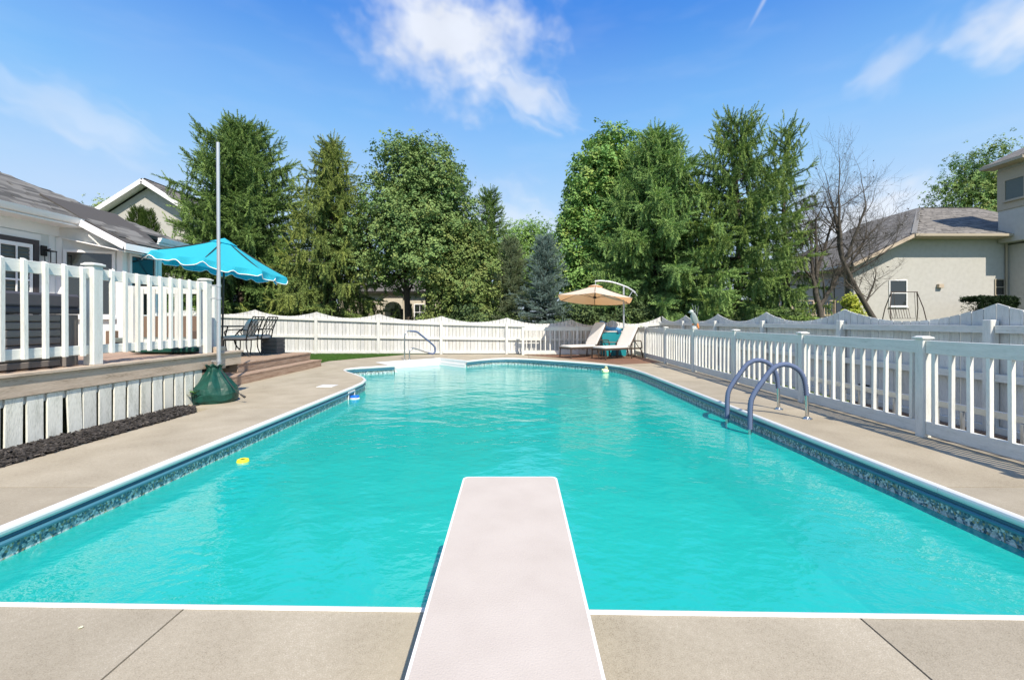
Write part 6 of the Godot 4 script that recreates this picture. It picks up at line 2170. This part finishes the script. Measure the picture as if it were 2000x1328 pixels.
func owl() -> void:
	var o := thing("owl_decoy", "grey bird decoy with orange tail perched on a post of the low railing", "decoy", P(4.43, 1.092, 11.26), PI - 0.5)
	var st := begin()
	add_lathe(st, Vector3.ZERO, [Vector2(0.065, 0.0), Vector2(0.06, 0.03), Vector2(0.035, 0.05), Vector2(0.03, 0.10), Vector2(0.0, 0.11)], 12)
	part("stand", st, M.owl_pale, o)
	st = begin()
	add_cushion(st, Vector3(0.0, 0.235, 0), Vector3(0.145, 0.33, 0.135), Basis(Vector3.BACK, -0.22), 2.15, 14)
	part("body", st, M.owl_grey, o)
	st = begin()
	add_cushion(st, Vector3(0.05, 0.225, 0), Vector3(0.06, 0.22, 0.09), Basis(Vector3.BACK, -0.22), 2.2, 10)
	part("breast", st, M.owl_pale, o)
	st = begin()
	add_cushion(st, Vector3(0.065, 0.405, 0), Vector3(0.105, 0.095, 0.10), Basis.IDENTITY, 2.1, 12)
	var head := part("head", st, M.owl_pale, o)
	st = begin()
	add_lathe(st, Vector3(0.112, 0.395, 0), [Vector2(0.018, 0.0), Vector2(0.012, 0.02), Vector2(0.0, 0.045)], 8, Basis(Vector3.BACK, -PI / 2 - 0.5))
	part("beak", st, M.owl_grey, head)
	for s in [-1.0, 1.0]:
		st = begin()
		add_cushion(st, Vector3(0.10, 0.42, s * 0.034), Vector3(0.016, 0.018, 0.018), Basis.IDENTITY, 2.0, 6)
		part("eye", st, M.black_plastic, head)
		st = begin()
		add_cushion(st, Vector3(-0.02, 0.225, s * 0.062), Vector3(0.12, 0.29, 0.03), Basis(Vector3.BACK, -0.32), 2.2, 10)
		part("wing", st, M.owl_grey, o)
		st = begin()
		add_cushion(st, Vector3(0.02, 0.085, s * 0.03), Vector3(0.06, 0.035, 0.03), Basis.IDENTITY, 2.4, 8)
		part("foot", st, M.orange_plastic, o)
	st = begin()
	add_cushion(st, Vector3(-0.085, 0.06, 0), Vector3(0.05, 0.18, 0.07), Basis(Vector3.BACK, -0.25), 2.4, 8)
	part("tail", st, M.orange_plastic, o)
	for k in 3:
		tube_part("spike", PackedVector3Array([Vector3(-0.01 - 0.03 * k, 0.40 - 0.04 * k, 0.02 * k), Vector3(0.05 - 0.07 * k, 0.60 - 0.03 * k, 0.03 * k)]), 0.004, M.aluminium, o, 4)


func build_pool_things() -> void:
	rng.seed = 950
	var lid := thing("skimmer_lid", "flat white square skimmer lid set in the paving on the left", "lid", P(-3.68, 0.004, 8.72))
	box_part("lid_plate", Vector3.ZERO, Vector3(0.30, 0.012, 0.30), M.vinyl_white, lid)
	var bf := thing("blue_float", "blue and white float bobbing at the skimmer mouth on the left wall", "float", P(-3.06, WATER, 8.48))
	var st := begin()
	add_cushion(st, Vector3(0, 0.035, 0), Vector3(0.16, 0.055, 0.16), Basis.IDENTITY, 3.0, 10)
	part("float_cap", st, M.blue_plastic, bf)
	st = begin()
	add_lathe(st, Vector3(0, -0.03, 0), [Vector2(0.0, 0.0), Vector2(0.09, 0.01), Vector2(0.095, 0.04), Vector2(0.06, 0.06)], 16)
	part("float_base", st, M.vinyl_white, bf)
	var yf := thing("yellow_float", "small yellow floating ring with dark centre on the pool water", "float", P(-2.84, WATER + 0.012, 4.66))
	st = begin()
	add_lathe(st, Vector3.ZERO, [Vector2(0.024, -0.03), Vector2(0.053, -0.03), Vector2(0.060, -0.008), Vector2(0.053, 0.014), Vector2(0.036, 0.020), Vector2(0.024, 0.016)], 20)
	part("ring", st, M.yellow_plastic, yf)
	st = begin()
	add_lathe(st, Vector3(0, 0.012, 0), [Vector2(0.025, -0.004), Vector2(0.0, -0.003)], 14)
	part("float_cap", st, M.black_plastic, yf)
	var dk := thing("toy_duck", "pale yellow toy duck floating by the far right pool wall", "toy", P(2.5, WATER, 12.75), 0.6)
	st = begin()
	add_cushion(st, Vector3(0, 0.045, 0), Vector3(0.22, 0.13, 0.17), Basis.IDENTITY, 2.3, 12)
	part("body", st, M.duck_cream, dk)
	st = begin()
	add_cushion(st, Vector3(0.03, 0.135, 0), Vector3(0.10, 0.10, 0.10), Basis.IDENTITY, 2.0, 12)
	var hd := part("head", st, M.duck_cream, dk)
	st = begin()
	add_cushion(st, Vector3(0.085, 0.128, 0), Vector3(0.05, 0.018, 0.05), Basis.IDENTITY, 2.2, 8)
	part("beak", st, M.orange_plastic, hd)
	st = begin()
	add_cushion(st, Vector3(0.025, 0.150, 0), Vector3(0.105, 0.035, 0.105), Basis.IDENTITY, 2.2, 10)
	part("mask", st, M.black_plastic, hd)
	st = begin()
	add_cushion(st, Vector3(-0.10, 0.085, 0), Vector3(0.08, 0.05, 0.07), Basis(Vector3.BACK, -0.6), 2.2, 8)
	part("tail", st, M.duck_cream, dk)
	# a weed at the skirt corner
	var weed := thing("small_weed", "small green weed growing at the corner of the white deck skirt", "plant", P(-4.83, 0.05, 6.72))
	st = begin()
	add_tube(st, PackedVector3Array([Vector3(0, -0.05, 0), Vector3(0.02, 0.17, 0.01)]), [0.004], 4, false)
	part("stem", st, M.green_tarp, weed)
	for k in 7:
		st = begin()
		var a := k * 2.4
		var d := Vector3(cos(a), 0.35, sin(a)).normalized()
		var s := d.cross(Vector3.UP).normalized() * 0.03
		var o := Vector3(0.02, 0.08 + 0.014 * k, 0.01)
		tri(st, o, o + d * 0.05 + s, o + d * 0.11)
		tri(st, o, o + d * 0.11, o + d * 0.05 - s)
		var lf := part("leaf", st, M.weed_leaf, weed)
	# a dry leaf on the near paving
	st = begin()
	for k in 5:
		var a0 := -1.1 + 0.44 * k
		var a1 := a0 + 0.44
		tri(st, Vector3.ZERO, Vector3(cos(a0) * 0.012 * (1.0 + 0.5 * cos(a0)), 0.002, sin(a0) * 0.010), Vector3(cos(a1) * 0.012 * (1.0 + 0.5 * cos(a1)), 0.002, sin(a1) * 0.010))
	var dry := part("dry_leaf", st, M.duck_cream, self)
	dry.position = P(-1.79, 0.003, 1.836)
	tag(dry, "tiny pale dry leaf on the near concrete left of the diving board", "leaf")
